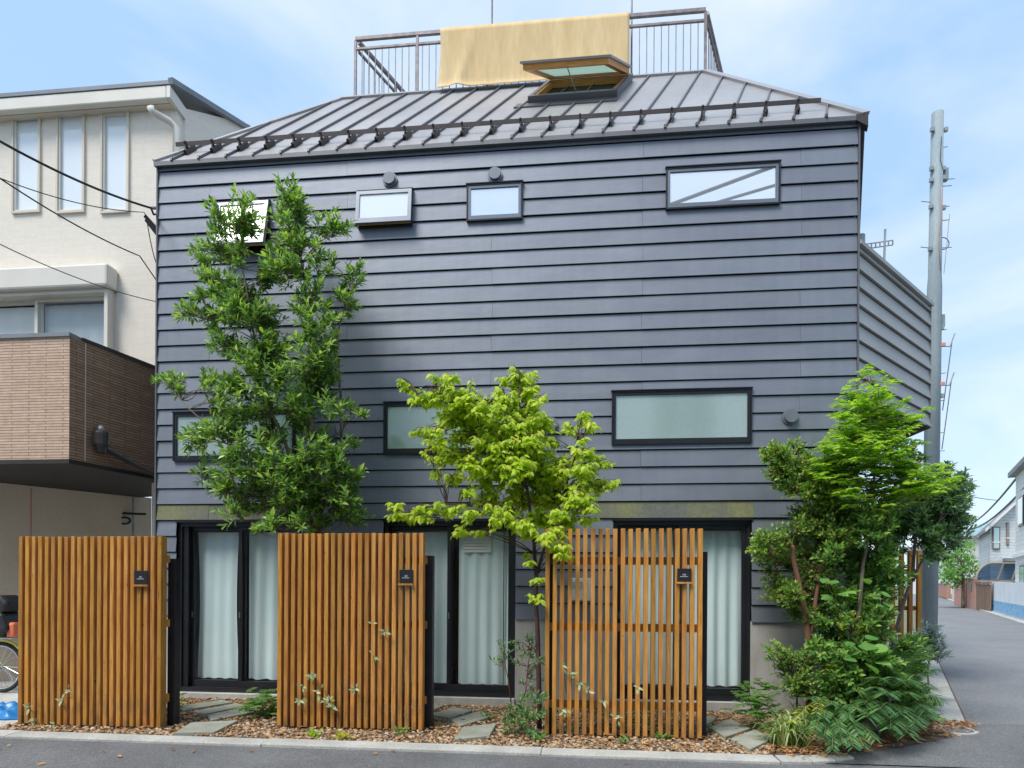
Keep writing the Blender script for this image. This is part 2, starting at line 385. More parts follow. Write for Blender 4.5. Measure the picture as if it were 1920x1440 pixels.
# ---- walls clad in small tiles / boards (pieces of a few pixels only)
def mat_brick(name, c1, c2, mortar, bw, rh, ms, offset=0.5, rough=0.85, bump=0.4, plane='xz', rot=0.0, mott=(0.86, 1.1)):
    m, n, l, b = new_mat(name)
    g = n.new('ShaderNodeNewGeometry'); sx = n.new('ShaderNodeSeparateXYZ'); cx = n.new('ShaderNodeCombineXYZ')
    mp_ = n.new('ShaderNodeMapping'); mp_.inputs['Rotation'].default_value = (0, 0, rot)
    l.new(g.outputs['Position'], mp_.inputs['Vector']); l.new(mp_.outputs['Vector'], sx.inputs['Vector'])
    l.new(sx.outputs['X' if plane == 'xz' else 'Y'], cx.inputs['X']); l.new(sx.outputs['Z'], cx.inputs['Y'])
    t = n.new('ShaderNodeTexBrick'); t.offset = offset; t.squash = 1
    t.inputs['Color1'].default_value = (*c1, 1); t.inputs['Color2'].default_value = (*c2, 1); t.inputs['Mortar'].default_value = (*mortar, 1)
    t.inputs['Scale'].default_value = 1; t.inputs['Brick Width'].default_value = bw; t.inputs['Row Height'].default_value = rh; t.inputs['Mortar Size'].default_value = ms; t.inputs['Mortar Smooth'].default_value = 0.3
    l.new(cx.outputs['Vector'], t.inputs['Vector'])
    x = n.new('ShaderNodeTexNoise'); x.inputs['Scale'].default_value = 14; x.inputs['Detail'].default_value = 4; l.new(g.outputs['Position'], x.inputs['Vector'])
    fr = ramp(n, [(0.3, (mott[0],) * 3), (0.7, (mott[1],) * 3)]); l.new(x.outputs['Fac'], fr.inputs['Fac'])
    mm = n.new('ShaderNodeMix'); mm.data_type = 'RGBA'; mm.blend_type = 'MULTIPLY'; mm.inputs['Factor'].default_value = 1
    l.new(t.outputs['Color'], mm.inputs['A']); l.new(fr.outputs['Color'], mm.inputs['B'])
    l.new(mm.outputs['Result'], b.inputs['Base Color']); b.inputs['Roughness'].default_value = rough
    bp = n.new('ShaderNodeBump'); bp.inputs['Strength'].default_value = bump; bp.inputs['Distance'].default_value = 0.008; bp.invert = True
    l.new(t.outputs['Fac'], bp.inputs['Height']); l.new(bp.outputs['Normal'], b.inputs['Normal'])
    MAT[name] = m
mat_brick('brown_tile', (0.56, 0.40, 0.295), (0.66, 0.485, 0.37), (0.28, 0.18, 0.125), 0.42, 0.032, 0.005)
mat_brick('brown_tile_shaded', (0.34, 0.20, 0.125), (0.45, 0.28, 0.18), (0.15, 0.085, 0.055), 0.42, 0.032, 0.005, plane='yz')  # darker copy of the front tile; the side face's shade is in its colour
mat_brick('cream_siding', (0.76, 0.70, 0.61), (0.80, 0.74, 0.65), (0.71, 0.65, 0.56), 0.35, 0.026, 0.003, bump=0.12, mott=(0.97, 1.03))
mat_brick('cream_siding_side', (0.76, 0.70, 0.61), (0.80, 0.74, 0.65), (0.71, 0.65, 0.56), 0.35, 0.026, 0.003, bump=0.12, plane='yz', mott=(0.97, 1.03))
mat_brick('red_brick', (0.48, 0.17, 0.11), (0.60, 0.24, 0.16), (0.50, 0.36, 0.30), 0.22, 0.07, 0.012, plane='yz')
mat_brick('white_boards', (0.64, 0.67, 0.68), (0.70, 0.73, 0.74), (0.42, 0.44, 0.45), 4.0, 0.19, 0.012, bump=0.3)
mat_brick('white_boards_side', (0.70, 0.71, 0.70), (0.76, 0.77, 0.76), (0.52, 0.53, 0.53), 4.0, 0.19, 0.010, bump=0.3, plane='yz')

# ---- glass
def mat_glass(name, tint, ior=1.5, rough=0.02, boost=1.0):
    m, n, l, b = new_mat(name); n.remove(b)
    o = n['Material Output']; mixs = n.new('ShaderNodeMixShader'); tr = n.new('ShaderNodeBsdfTransparent'); gl = n.new('ShaderNodeBsdfGlossy'); fr = n.new('ShaderNodeFresnel')
    tr.inputs['Color'].default_value = (*tint, 1); gl.inputs['Roughness'].default_value = rough; fr.inputs['IOR'].default_value = ior
    mu = n.new('ShaderNodeMath'); mu.operation = 'MULTIPLY'; mu.inputs[1].default_value = boost; mu.use_clamp = True
    l.new(fr.outputs['Fac'], mu.inputs[0])
    # only the outer face of each pane mirrors; the inner face would mirror the inside of the glass
    gg = n.new('ShaderNodeNewGeometry'); iv = n.new('ShaderNodeMath'); iv.operation = 'SUBTRACT'; iv.inputs[0].default_value = 1.0
    m2 = n.new('ShaderNodeMath'); m2.operation = 'MULTIPLY'
    l.new(gg.outputs['Backfacing'], iv.inputs[1]); l.new(iv.outputs[0], m2.inputs[0]); l.new(mu.outputs[0], m2.inputs[1]); l.new(m2.outputs[0], mixs.inputs['Fac'])
    l.new(tr.outputs['BSDF'], mixs.inputs[1]); l.new(gl.outputs['BSDF'], mixs.inputs[2]); l.new(mixs.outputs['Shader'], o.inputs['Surface'])
    MAT[name] = m
mat_glass('clear_glass', (0.97, 0.985, 0.985), ior=1.45)
mat_glass('tinted_glass', (0.62, 0.80, 0.74), ior=1.5)
mat_glass('smoked_poly', (0.42, 0.50, 0.62), ior=1.45, rough=0.1)
mat('frosted_pale', (0.72, 0.79, 0.84), (0.78, 0.84, 0.88), scale=0.8, rough=0.10, spec=0.9, coat=0.8)
mat('mirror_pane', (0.80, 0.85, 0.90), (0.84, 0.88, 0.92), scale=0.8, rough=0.015, metal=0.75)
mat_cloth_later = True
mat('frosted_aqua', (0.52, 0.655, 0.635), (0.58, 0.71, 0.685), scale=0.9, rough=0.10, spec=0.8, metal=0.45, fine=(70, 0.04))
mat('blind_white', (0.60, 0.66, 0.66), (0.66, 0.71, 0.71), scale=2, rough=0.7)

def mat_cloth(name, c1, c2, trans):
    m, n, l, b = new_mat(name)
    o = n['Material Output']; g = n.new('ShaderNodeNewGeometry'); x = n.new('ShaderNodeTexNoise'); x.inputs['Scale'].default_value = 3
    l.new(g.outputs['Position'], x.inputs['Vector']); r = ramp(n, [(0.3, c1), (0.7, c2)]); l.new(x.outputs['Fac'], r.inputs['Fac'])
    l.new(r.outputs['Color'], b.inputs['Base Color']); b.inputs['Roughness'].default_value = 0.9; b.inputs['Specular IOR Level'].default_value = 0.1
    t = n.new('ShaderNodeBsdfTranslucent'); l.new(r.outputs['Color'], t.inputs['Color'])
    ms = n.new('ShaderNodeMixShader'); ms.inputs['Fac'].default_value = trans
    l.new(b.outputs['BSDF'], ms.inputs[1]); l.new(t.outputs['BSDF'], ms.inputs[2]); l.new(ms.outputs['Shader'], o.inputs['Surface'])
    MAT[name] = m
mat_cloth('sheer_curtain', (0.71, 0.85, 0.865), (0.77, 0.89, 0.90), 0.05)
mat_cloth('mint_glass', (0.60, 0.72, 0.66), (0.64, 0.75, 0.69), 0.65)
mat_cloth('pale_drape', (0.62, 0.68, 0.72), (0.72, 0.77, 0.80), 0.15)

# ---- leaves: each leaf its own tint, light shines through
def mat_leaf(name, stops, trans=0.35, rough=0.42, spec=0.45, tr_gain=(1.2, 1.28, 0.65)):
    m, n, l, b = new_mat(name)
    o = n['Material Output']; g = n.new('ShaderNodeNewGeometry'); oi = n.new('ShaderNodeObjectInfo')
    ad = n.new('ShaderNodeMath'); ad.operation = 'ADD'; fc = n.new('ShaderNodeMath'); fc.operation = 'FRACT'
    l.new(g.outputs['Random Per Island'], ad.inputs[0]); l.new(oi.outputs['Random'], ad.inputs[1]); l.new(ad.outputs[0], fc.inputs[0])
    r = ramp(n, stops); l.new(fc.outputs[0], r.inputs['Fac'])
    l.new(r.outputs['Color'], b.inputs['Base Color']); b.inputs['Roughness'].default_value = rough; b.inputs['Specular IOR Level'].default_value = spec
    t = n.new('ShaderNodeBsdfTranslucent'); mm = n.new('ShaderNodeMix'); mm.data_type = 'RGBA'; mm.blend_type = 'MULTIPLY'; mm.inputs['Factor'].default_value = 1
    mm.inputs['B'].default_value = (*tr_gain, 1); l.new(r.outputs['Color'], mm.inputs['A']); l.new(mm.outputs['Result'], t.inputs['Color'])
    ms = n.new('ShaderNodeMixShader'); ms.inputs['Fac'].default_value = trans
    l.new(b.outputs['BSDF'], ms.inputs[1]); l.new(t.outputs['BSDF'], ms.inputs[2]); l.new(ms.outputs['Shader'], o.inputs['Surface'])
    MAT[name] = m
mat_leaf('leaf_dark', [(0.0, (0.07, 0.17, 0.05)), (0.35, (0.14, 0.28, 0.06)), (0.7, (0.28, 0.46, 0.08)), (1.0, (0.48, 0.62, 0.13))], trans=0.40, rough=0.33, spec=0.6)
mat_leaf('leaf_lime', [(0.0, (0.32, 0.48, 0.03)), (0.4, (0.52, 0.66, 0.045)), (0.8, (0.64, 0.74, 0.08)), (1.0, (0.80, 0.78, 0.16))], trans=0.55, rough=0.45)
mat_leaf('leaf_sapling', [(0.0, (0.20, 0.40, 0.03)), (0.5, (0.34, 0.57, 0.04)), (1.0, (0.54, 0.70, 0.06))], trans=0.52)
mat_leaf('leaf_small', [(0.0, (0.08, 0.20, 0.04)), (0.5, (0.17, 0.34, 0.05)), (0.82, (0.33, 0.50, 0.07)), (1.0, (0.56, 0.56, 0.14))], trans=0.32, rough=0.35)
mat_leaf('leaf_evergreen', [(0.0, (0.05, 0.13, 0.045)), (0.6, (0.10, 0.22, 0.065)), (1.0, (0.23, 0.37, 0.10))], trans=0.25, rough=0.32, spec=0.6)
mat_leaf('leaf_mid', [(0.0, (0.07, 0.17, 0.04)), (0.45, (0.14, 0.30, 0.055)), (0.8, (0.26, 0.44, 0.08)), (1.0, (0.42, 0.58, 0.12))], trans=0.36, rough=0.4)
mat_leaf('leaf_frond', [(0.0, (0.035, 0.11, 0.035)), (0.6, (0.08, 0.20, 0.06)), (1.0, (0.19, 0.34, 0.10))], trans=0.25, rough=0.4)
mat_leaf('leaf_blue', [(0.0, (0.11, 0.18, 0.16)), (1.0, (0.24, 0.33, 0.31))], trans=0.25, rough=0.5)
mat_leaf('leaf_broad', [(0.0, (0.11, 0.28, 0.06)), (1.0, (0.24, 0.46, 0.10))], trans=0.38, rough=0.5)
mat_leaf('leaf_yellow', [(0.0, (0.28, 0.36, 0.03)), (1.0, (0.60, 0.55, 0.05))], trans=0.4, rough=0.5)
mat_leaf('leaf_strap', [(0.0, (0.10, 0.22, 0.05)), (0.5, (0.25, 0.38, 0.10)), (1.0, (0.60, 0.62, 0.30))], trans=0.3, rough=0.45)
mat_leaf('leaf_pale', [(0.0, (0.26, 0.36, 0.17)), (0.6, (0.45, 0.52, 0.30)), (1.0, (0.66, 0.68, 0.46))], trans=0.3, rough=0.5)
mat_leaf('leaf_fern', [(0.0, (0.06, 0.19, 0.03)), (1.0, (0.17, 0.35, 0.05))], trans=0.35, rough=0.5)
mat_leaf('leaf_litter', [(0.0, (0.26, 0.11, 0.04)), (0.5, (0.45, 0.22, 0.08)), (1.0, (0.62, 0.40, 0.20))], trans=0.1, rough=0.8, spec=0.2, tr_gain=(1, 0.8, 0.6))
mat_leaf('pebble', [(0.0, (0.20, 0.12, 0.065)), (0.4, (0.36, 0.23, 0.13)), (0.75, (0.47, 0.34, 0.21)), (0.93, (0.58, 0.48, 0.36)), (1.0, (0.30, 0.28, 0.26))], trans=0.0, rough=0.85, spec=0.25)

# =================================================================== SETTING
def sheet(name, pts, mat_, z, parent=None):
    me = bpy.data.meshes.new(name)
    me.from_pydata([(p[0], p[1], z) for p in pts], [], [tuple(range(len(pts)))])
    me.materials.append(MAT[mat_])
    o = link_mesh(name, me, parent)
    if parent is None: tag(o, kind='structure')
    return o
sheet('ground', [(-500, -500), (500, -500), (500, 500), (-500, 500)], 'lawn_dirt', -0.05)
SD = Vector((math.sin(R(25.5)), math.cos(R(25.5)), 0))      # side street runs this way
SN = Vector((SD.y, -SD.x, 0))                               # to its right
kL = G(1810, 1357); kL.z = 0                                # left edge of the side street at the corner
def ST(a, b, z=0.0):                                        # a metres along the street from the corner, b metres to the right of its left edge
    return kL + SD * a + SN * b + Vector((0, 0, z))
STW = 3.05
sheet('road', [(-60, -8.3), (60, -8.3), (60, -1.96), (4.6, -1.96), (3.5, -1.96), (-60, -1.96)], 'asphalt', -0.012)
a_, b_ = ST(-2.2, -0.9), ST(-2.2, STW + 0.2)
sheet('side_street', [ST(-3.2, 0.0), ST(-3.2, STW), ST(120, STW), ST(120, 0.0)], 'asphalt_old', -0.008)
sheet('road_mouth', [(2.5, -1.96), (12.0, -1.96), (7.9, -0.2), (4.62, -0.30), (4.05, -1.0), (3.3, -1.5), (2.6, -1.72)], 'asphalt', -0.004)
sheet('driveway', [(-16, -1.98), (-4.62, -1.98), (-4.62, 6), (-16, 6)], 'kerb_concrete', -0.006)
bed = sheet('garden_bed', [(-4.62, -1.80), (2.4, -1.80), (3.3, -1.5), (4.05, -1.0), (4.62, -0.32), (8.4, 7.6), (3.0, 7.6), (3.0, -0.02), (-4.62, -0.02)], 'soil', -0.001)

# edging strip between bed and road, cast in lengths
kerb = bpy.data.objects.new('kerb', None); COL.objects.link(kerb); tag(kerb, kind='structure')
xk = -16.0; i = 0
while xk < 2.3:
    w = 2.35 if xk < 2.3 - 2.35 else 2.3 - xk
    j = 0.010 * math.sin(i * 2.3)
    MB().box(xk + 0.0012, xk + w - 0.0012, -2.02 + j * 0.6, -1.82 + j * 0.6, -0.03, 0.012 + j * 0.15).build('kerb_stone', 'kerb_concrete', kerb, bevel=0.008)
    xk += w; i += 1
# the strip curls round towards the corner
arc = [(2.31, -2.01, -1.83), (2.55, -1.99, -1.80), (2.75, -1.93, -1.76), (2.92, -1.84, -1.73)]
for q in range(3):
    x0, a0, b0 = arc[q]; x1, a1, b1 = arc[q + 1]
    MB().prism([(x0 + 0.003, a0, -0.03), (x1 - 0.003, a1, -0.03), (x1 - 0.003, b1, -0.03), (x0 + 0.003, b0, -0.03)], (0, 0, 0.042)).build('kerb_stone', 'kerb_concrete', kerb, bevel=0.006)
# gutter stones along the side street
gut = bpy.data.objects.new('gutter', None); COL.objects.link(gut); tag(gut, kind='structure')
for q in range(24):
    a0, a1 = 0.02 + q * 0.6, 0.02 + q * 0.6 + 0.592
    MB().prism([ST(a0, -0.36, -0.03), ST(a0, 0.0, -0.03), ST(a1, 0.0, -0.03), ST(a1, -0.36, -0.03)], (0, 0, 0.055 + 0.004 * math.sin(q * 1.9))).build('gutter_stone', 'kerb_concrete', gut, bevel=0.006)
for q in range(22):
    a0, a1 = 0 + q * 3.0, 0 + q * 3.0 + 2.98
    MB().prism([ST(a0, STW, -0.03), ST(a0, STW + 0.30, -0.03), ST(a1, STW + 0.30, -0.03), ST(a1, STW, -0.03)], (0, 0, 0.10)).build('gutter_stone', 'kerb_concrete', gut, bevel=0.01)
mc = G(1790, 1369)
mh = thing('manhole_cover', 'small round patterned iron cover with pale concrete rim at the street corner', 'manhole cover', (mc.x, mc.y, 0))
rb = MB(); n_ = 40
for k in range(n_):
    a0, a1 = 2 * math.pi * k / n_, 2 * math.pi * (k + 1) / n_
    rb.add([(mc.x + rr * math.cos(a), mc.y + rr * math.sin(a), zz) for a in (a0, a1) for rr, zz in ((0.15, 0.006), (0.185, 0.006), (0.185, -0.01))], [(0, 1, 4, 3), (1, 2, 5, 4)])
rb.build('rim', 'kerb_concrete', mh)
lathe(MB(), (mc.x, mc.y, -0.01), (0, 0, 1), [(0, 0.148), (0.012, 0.148), (0.0135, 0.144)], 36).build('lid', 'iron_cover', mh)
for k in range(5):
    w_ = math.sqrt(max(0.14 ** 2 - (-0.1 + 0.05 * k) ** 2, 0.001)) * 0.9
    MB().box(mc.x - w_, mc.x + w_, mc.y - 0.1 + 0.05 * k - 0.012, mc.y - 0.1 + 0.05 * k + 0.012, 0.003, 0.0065).build('rib', 'iron_cover', mh)

# stepping stones laid in the bed
stones = [
    [(328, 1373), (358, 1354), (447, 1350), (402, 1372)],
    [(389, 1340), (470, 1323), (482, 1333), (396, 1350)], [(362, 1333), (442, 1318), (466, 1322), (384, 1338)], [(326, 1325), (416, 1312), (438, 1316), (344, 1331)],
    [(809, 1340), (850, 1325), (887, 1331), (842, 1346)], [(845, 1348), (902, 1332), (920, 1343), (862, 1361)], [(852, 1386), (867, 1363), (931, 1356), (918, 1379)], [(790, 1328), (800, 1319), (833, 1322), (812, 1331)],
    [(1330, 1363), (1370, 1347), (1407, 1365), (1360, 1381)], [(1370, 1384), (1415, 1367), (1449, 1384), (1407, 1404)], [(1300, 1358), (1314, 1340), (1343, 1346), (1322, 1361)]]
for q in stones:
    pts = [G(x, y, 0.035) for x, y in q]
    MB().prism([(p.x, p.y, -0.02) for p in pts], (0, 0, 0.055)).build('stepping_stone', 'stone_slab', bed, bevel=0.006)

# =================================================================== THE HOUSE
XL, XR, KX = -4.25, 3.665, 0.396          # facade ends; the plan is skewed: side walls run KX to the right for each metre back
EAVE, BACK = 6.30, 6.6
house = thing('clad_house', 'dark grey house clad in lapped metal siding with standing-seam hip roof', 'house', (0, 0, 0))
WIN = {'W1': (-3.47, -2.855, 5.21, 5.80), 'W2': (-1.80, -1.16, 5.43, 5.84), 'W3': (-0.536, 0.096, 5.44, 5.852), 'W4': (1.665, 2.867, 5.455, 5.905),
       'M1': (-4.035, -2.52, 2.79, 3.36), 'M2': (-1.48, 0.034, 2.835, 3.42), 'M3': (1.095, 2.587, 2.90, 3.485)}
DOOR = [(-4.0, -2.46, 0.06, 2.065), (-1.48, 0.04, 0.08, 2.065), (1.12, 2.60, 0.10, 2.065)]
HOLES = list(WIN.values()) + [(a, b, -0.1, 2.10) for a, b, c, d in DOOR]
def cut(rects, holes):
    for hx0, hx1, hz0, hz1 in holes:
        out = []
        for x0, x1, z0, z1 in rects:
            if hx1 <= x0 or hx0 >= x1 or hz1 <= z0 or hz0 >= z1:
                out.append((x0, x1, z0, z1)); continue
            if hz1 < z1: out.append((x0, x1, hz1, z1))
            if hz0 > z0: out.append((x0, x1, z0, hz0))
            a, b = max(z0, hz0), min(z1, hz1)
            if hx0 > x0: out.append((x0, hx0, a, b))
            if hx1 < x1: out.append((hx1, x1, a, b))
        rects = out
    return rects
core = MB()
for x0, x1, z0, z1 in cut([(XL, XR, 0.98, EAVE)], HOLES):
    core.box(x0 + 0.02, x1 - 0.02, 0.012, 0.16, z0, z1)
fwall = core.build('front_wall', 'dark_frame', house)
# lapped courses of siding
Z0, PITCH = 6.224, 0.1882
courses = [(6.30, Z0)] + [(Z0 - PITCH * k, Z0 - PITCH * (k + 1)) for k in range(0, 28)]
JO = {0: [-3.60, -0.245, 3.09], 1: [-1.93, 1.42]}
for k, (zt, zb) in enumerate(courses):
    edges = [XL] + [j + 0.006 * math.sin(k * 7.1 + j) for j in JO[k % 2]] + [XR]
    if zb > 2.12 or k == 22:
        spans = [(edges[q], edges[q + 1]) for q in range(len(edges) - 1)]
    else:
        spans = [(XL, DOOR[0][0]), (DOOR[0][1], DOOR[1][0]), (DOOR[1][1], DOOR[2][0]), (DOOR[2][1], XR)]
    for x0, x1 in spans:
        algae = False
        subs = [(x0, x1, False)]
        if k == 22:
            cuts = sorted({x0, x1} | {c for c in (-2.42, 0.93, 2.62) if x0 < c < x1})
            subs = [(cuts[q], cuts[q + 1], (cuts[q + 1] <= -2.4) or (0.9 <= cuts[q] < 2.6)) for q in range(len(cuts) - 1)]
        for sx0, sx1, algae in subs:
            tilt = random.uniform(-0.002, 0.002); depth = 0.022 + random.uniform(-0.002, 0.002)
            for a, b, c, d in cut([(sx0 + 0.0012, sx1 - 0.0012, zb + 0.013, zt)], HOLES[:7]):
                m = MB()
                if b - a < 0.004 or d - c < 0.004: continue
                yb = lambda z: -0.004 - (depth - 0.004) * (zt - z) / max(zt - zb, 1e-4) + tilt
                yt0, yb0 = yb(d), yb(c)
                # a bent edge: the face, then a return lip at the foot
                m.add([(a, yb0, c), (b, yb0, c), (b, yt0, d), (a, yt0, d), (a, yb0 + 0.011, c - 0.0001), (b, yb0 + 0.011, c - 0.0001), (a, yt0 + 0.008, d), (b, yt0 + 0.008, d)],
                      [(0, 1, 2, 3), (4, 5, 1, 0), (4, 6, 7, 5), (3, 2, 7, 6), (0, 3, 6, 4), (1, 5, 7, 2)])
                m.build('siding_panel', 'algae_siding' if algae else 'siding', fwall)
# corner trims
MB().box(XR + 0.001, XR + 0.018, -0.030, 0.05, 0.99, EAVE - 0.02).build('corner_trim', 'roof_trim', house)
MB().box(XL - 0.018, XL - 0.001, -0.030, 0.05, 0.99, EAVE - 0.02).build('corner_trim', 'roof_trim', house)
# concrete foundation between the doors, flush behind the cladding
for x0, x1 in ((XL + 0.03, DOOR[0][0]), (DOOR[0][1], DOOR[1][0]), (DOOR[1][1], DOOR[2][0]), (DOOR[2][1], XR - 0.03)):
    f_ = MB().box(x0, x1, -0.002, 0.30, -0.05, 0.968).build('foundation', 'concrete', house)
    if x1 - x0 > 0.9:
        for hx in (x0 + 0.25, x1 - 0.25):
            lathe(MB(), (hx, -0.0025, 0.52), (0, -1, 0), [(0, 0.018), (0.0012, 0.018), (0.0012, 0.009), (0.0006, 0.008)], 14).build('form_tie_plug', 'concrete', f_)
for a, b, c, d in DOOR:
    MB().box(a + 0.002, b - 0.002, -0.06, 0.30, -0.05, c - 0.002).build('door_step', 'concrete', house)
q0_, q1_ = P(1066, 1126, -0.09), P(1108, 1084, -0.09)
mb_ = part_empty('meter_box', house)
MB().box(q0_.x, q1_.x, -0.13, -0.028, q0_.z, q1_.z).build('case', 'white_paint', mb_, bevel=0.01)
MB().box(q0_.x + 0.04, q1_.x - 0.04, -0.136, -0.131, q0_.z + 0.14, q1_.z - 0.04).build('dial_window', 'frosted_aqua', mb_)
# shell: side and rear walls, floors
def skew_box(x0, x1, y0, y1, z0, z1):
    return MB().prism([(x0 + KX * y0, y0, z0), (x1 + KX * y0, y0, z0), (x1 + KX * y1, y1, z0), (x0 + KX * y1, y1, z0)], (0, 0, z1 - z0))
skew_box(XL, XL + 0.15, 0.16, BACK, -0.05, EAVE).build('side_wall', 'siding', house)
skew_box(XR - 0.15, XR, 0.16, BACK, -0.05, EAVE).build('side_wall', 'siding', house)
skew_box(XL + 0.15, XR - 0.15, BACK - 0.15, BACK, -0.05, EAVE).build('rear_wall', 'siding', house)
skew_box(XL + 0.15, XR - 0.15, 0.30, BACK - 0.15, 0.02, 0.08).build('floor_slab', 'concrete', house)
skew_box(XL + 0.15, XR - 0.15, 0.165, BACK - 0.15, 2.30, 2.50).build('floor_slab', 'concrete', house)
skew_box(XL + 0.15, XR - 0.15, 0.165, BACK - 0.15, 4.40, 4.60).build('floor_slab', 'concrete', house)
for xs in (-1.97, 0.58):
    skew_box(xs - 0.06, xs + 0.06, 0.17, BACK - 0.15, 0.08, 2.30).build('partition', 'cream_trim', house)
skew_box(XL + 0.15, XR - 0.15, 2.8, 2.9, 0.08, 2.30).build('partition', 'cream_trim', house)

# ---- roof
SL = 1.113; YE = -0.045; ZE = 6.335; RSH = 0.396
YR_, ZR = 1.66, ZE + SL * 1.73
def RP(x, yp, n=0.0):                       # on the front slope, yp metres (in plan) in from the eave; n off the surface
    nn = Vector((0, -SL, 1)).normalized() * n
    return Vector((x, YE + yp, ZE + SL * yp)) + nn
roof = part_empty('roof', house)
EL, ER, RL, RR_, YP = XL - 0.03, XR + 0.06, -2.645, 2.39, 1.73
def clip(poly, f):
    out = []
    for i in range(len(poly)):
        p, q = poly[i], poly[(i + 1) % len(poly)]
        a, b = f(p), f(q)
        if a >= 0: out.append(p)
        if (a >= 0) != (b >= 0):
            t = a / (a - b); out.append((p[0] + (q[0] - p[0]) * t, p[1] + (q[1] - p[1]) * t))
    return out
trap = [(EL, 0), (ER, 0), (RR_, YP), (RL, YP)]
seams = [-4.055 + 0.3355 * q for q in range(23)]
lines = [EL - 2] + seams + [ER + 1]
for q in range(len(lines) - 1):
    a, b = lines[q], lines[q + 1]
    pl = clip(trap, lambda p: p[0] - RSH * p[1] - a - 0.002)
    if pl: pl = clip(pl, lambda p: b - 0.002 - (p[0] - RSH * p[1]))
    if len(pl) < 3: continue
    nn = Vector((0, -SL, 1)).normalized()
    MB().prism([RP(x, y, -0.012) for x, y in pl], nn * 0.012).build('roof_panel', 'roof_metal', roof)
def seam_end(xe):
    yl = (xe - EL) / ((RL - EL) / YP - RSH) if (RL - EL) / YP > RSH else 99
    yr = (ER - xe) / (RSH + (ER - RR_) / YP)
    return min(YP - 0.02, yl, yr)
for xe in seams:
    y1 = seam_end(xe)
    if y1 < 0.06: continue
    m = MB(); m.bar(RP(xe, 0.0, 0.012), RP(xe + RSH * y1, y1, 0.012), 0.016, 0.026, up=(0, -SL, 1))
    m.build('roof_seam', 'roof_trim', roof)
    MB().bar(RP(xe, -0.012, -0.006), RP(xe, 0.012, 0.014), 0.024, 0.05, up=(0, -SL, 1)).build('seam_end_cap', 'guard_metal', roof)
deck_pts = [(RL, YR_), (RR_, YR_), (RR_ + KX * 3.6, YR_ + 3.6), (RL + KX * 3.6, YR_ + 3.6)]
MB().prism([(x, y, ZR - 0.05) for x, y in deck_pts], (0, 0, 0.04)).build('roof_deck', 'roof_metal', roof)
bl, br = (XL - 0.03 + KX * BACK, BACK), (XR + 0.06 + KX * BACK, BACK)
for nm, quad in (('side_slope', [(EL, YE, ZE), (RL, YR_, ZR), (*deck_pts[3], ZR), (*bl, ZE)]), ('side_slope', [(ER, YE, ZE), (*br, ZE), (*deck_pts[2], ZR), (RR_, YR_, ZR)]), ('rear_slope', [(*bl, ZE), (*deck_pts[3], ZR), (*deck_pts[2], ZR), (*br, ZE)])):
    MB().prism([Vector(p) - Vector((0, 0, 0.03)) for p in quad], (0, 0, 0.02)).build(nm, 'roof_metal', roof)
# hip and ridge caps, eave fascia
MB().bar(RP(EL, 0.0, 0.01), RP(RL, YP, 0.01), 0.06, 0.03, up=(0, -SL, 1)).build('hip_cap', 'roof_metal', roof)
MB().bar(RP(ER, 0.0, 0.012), RP(RR_, YP, 0.012), 0.10, 0.035, up=(0, -SL, 1)).build('hip_cap', 'roof_metal', roof)
MB().bar(RP(RL - 0.03, YP, 0.008), RP(RR_ + 0.03, YP, 0.008), 0.07, 0.04, up=(0, -SL, 1)).build('ridge_cap', 'roof_metal', roof)
MB().box(EL, ER - 0.02, YE - 0.018, YE + 0.02, ZE - 0.060, ZE - 0.010).build('fascia', 'roof_trim', roof)
MB().box(EL + 0.01, ER - 0.03, YE + 0.021, 0.012, ZE - 0.055, ZE - 0.040).build('soffit', 'roof_trim', roof)
MB().prism([(ER - 0.10, YE - 0.022, ZE - 0.06), (ER + 0.02, YE - 0.022, ZE - 0.13), (ER + 0.02, YE - 0.022, ZE + 0.02), (ER - 0.10, YE - 0.022, ZE + 0.0)], (0.03, 0.10, 0)).build('corner_flashing', 'guard_metal', roof)
# snow guard: flat bar on brackets, one bracket for each seam
guard = part_empty('snow_guard', house)
gy = 0.22
MB().bar(RP(-4.12, gy, 0.085), RP(3.33, gy, 0.085), 0.010, 0.046, up=(0, -0.15, 1)).build('guard_rail', 'guard_metal', guard)
for xe in seams[:-1]:
    xb = xe + RSH * gy
    m = MB()
    m.bar(RP(xb - 0.014, gy - 0.09, 0.028), RP(xb - 0.014 + 0.03, gy + 0.05, 0.028), 0.008, 0.05, up=(0, -SL, 1))
    m.bar(RP(xb + 0.014, gy - 0.09, 0.028), RP(xb + 0.014 + 0.03, gy + 0.05, 0.028), 0.008, 0.05, up=(0, -SL, 1))
    m.bar(RP(xb, gy - 0.03, 0.03), RP(xb, gy - 0.03, 0.125), 0.030, 0.022, up=(1, 0, 0))
    m.bar(RP(xb, gy - 0.075, 0.03), RP(xb, gy - 0.03, 0.10), 0.016, 0.014, up=(1, 0, 0))
    m.build('guard_bracket', 'guard_metal', guard)

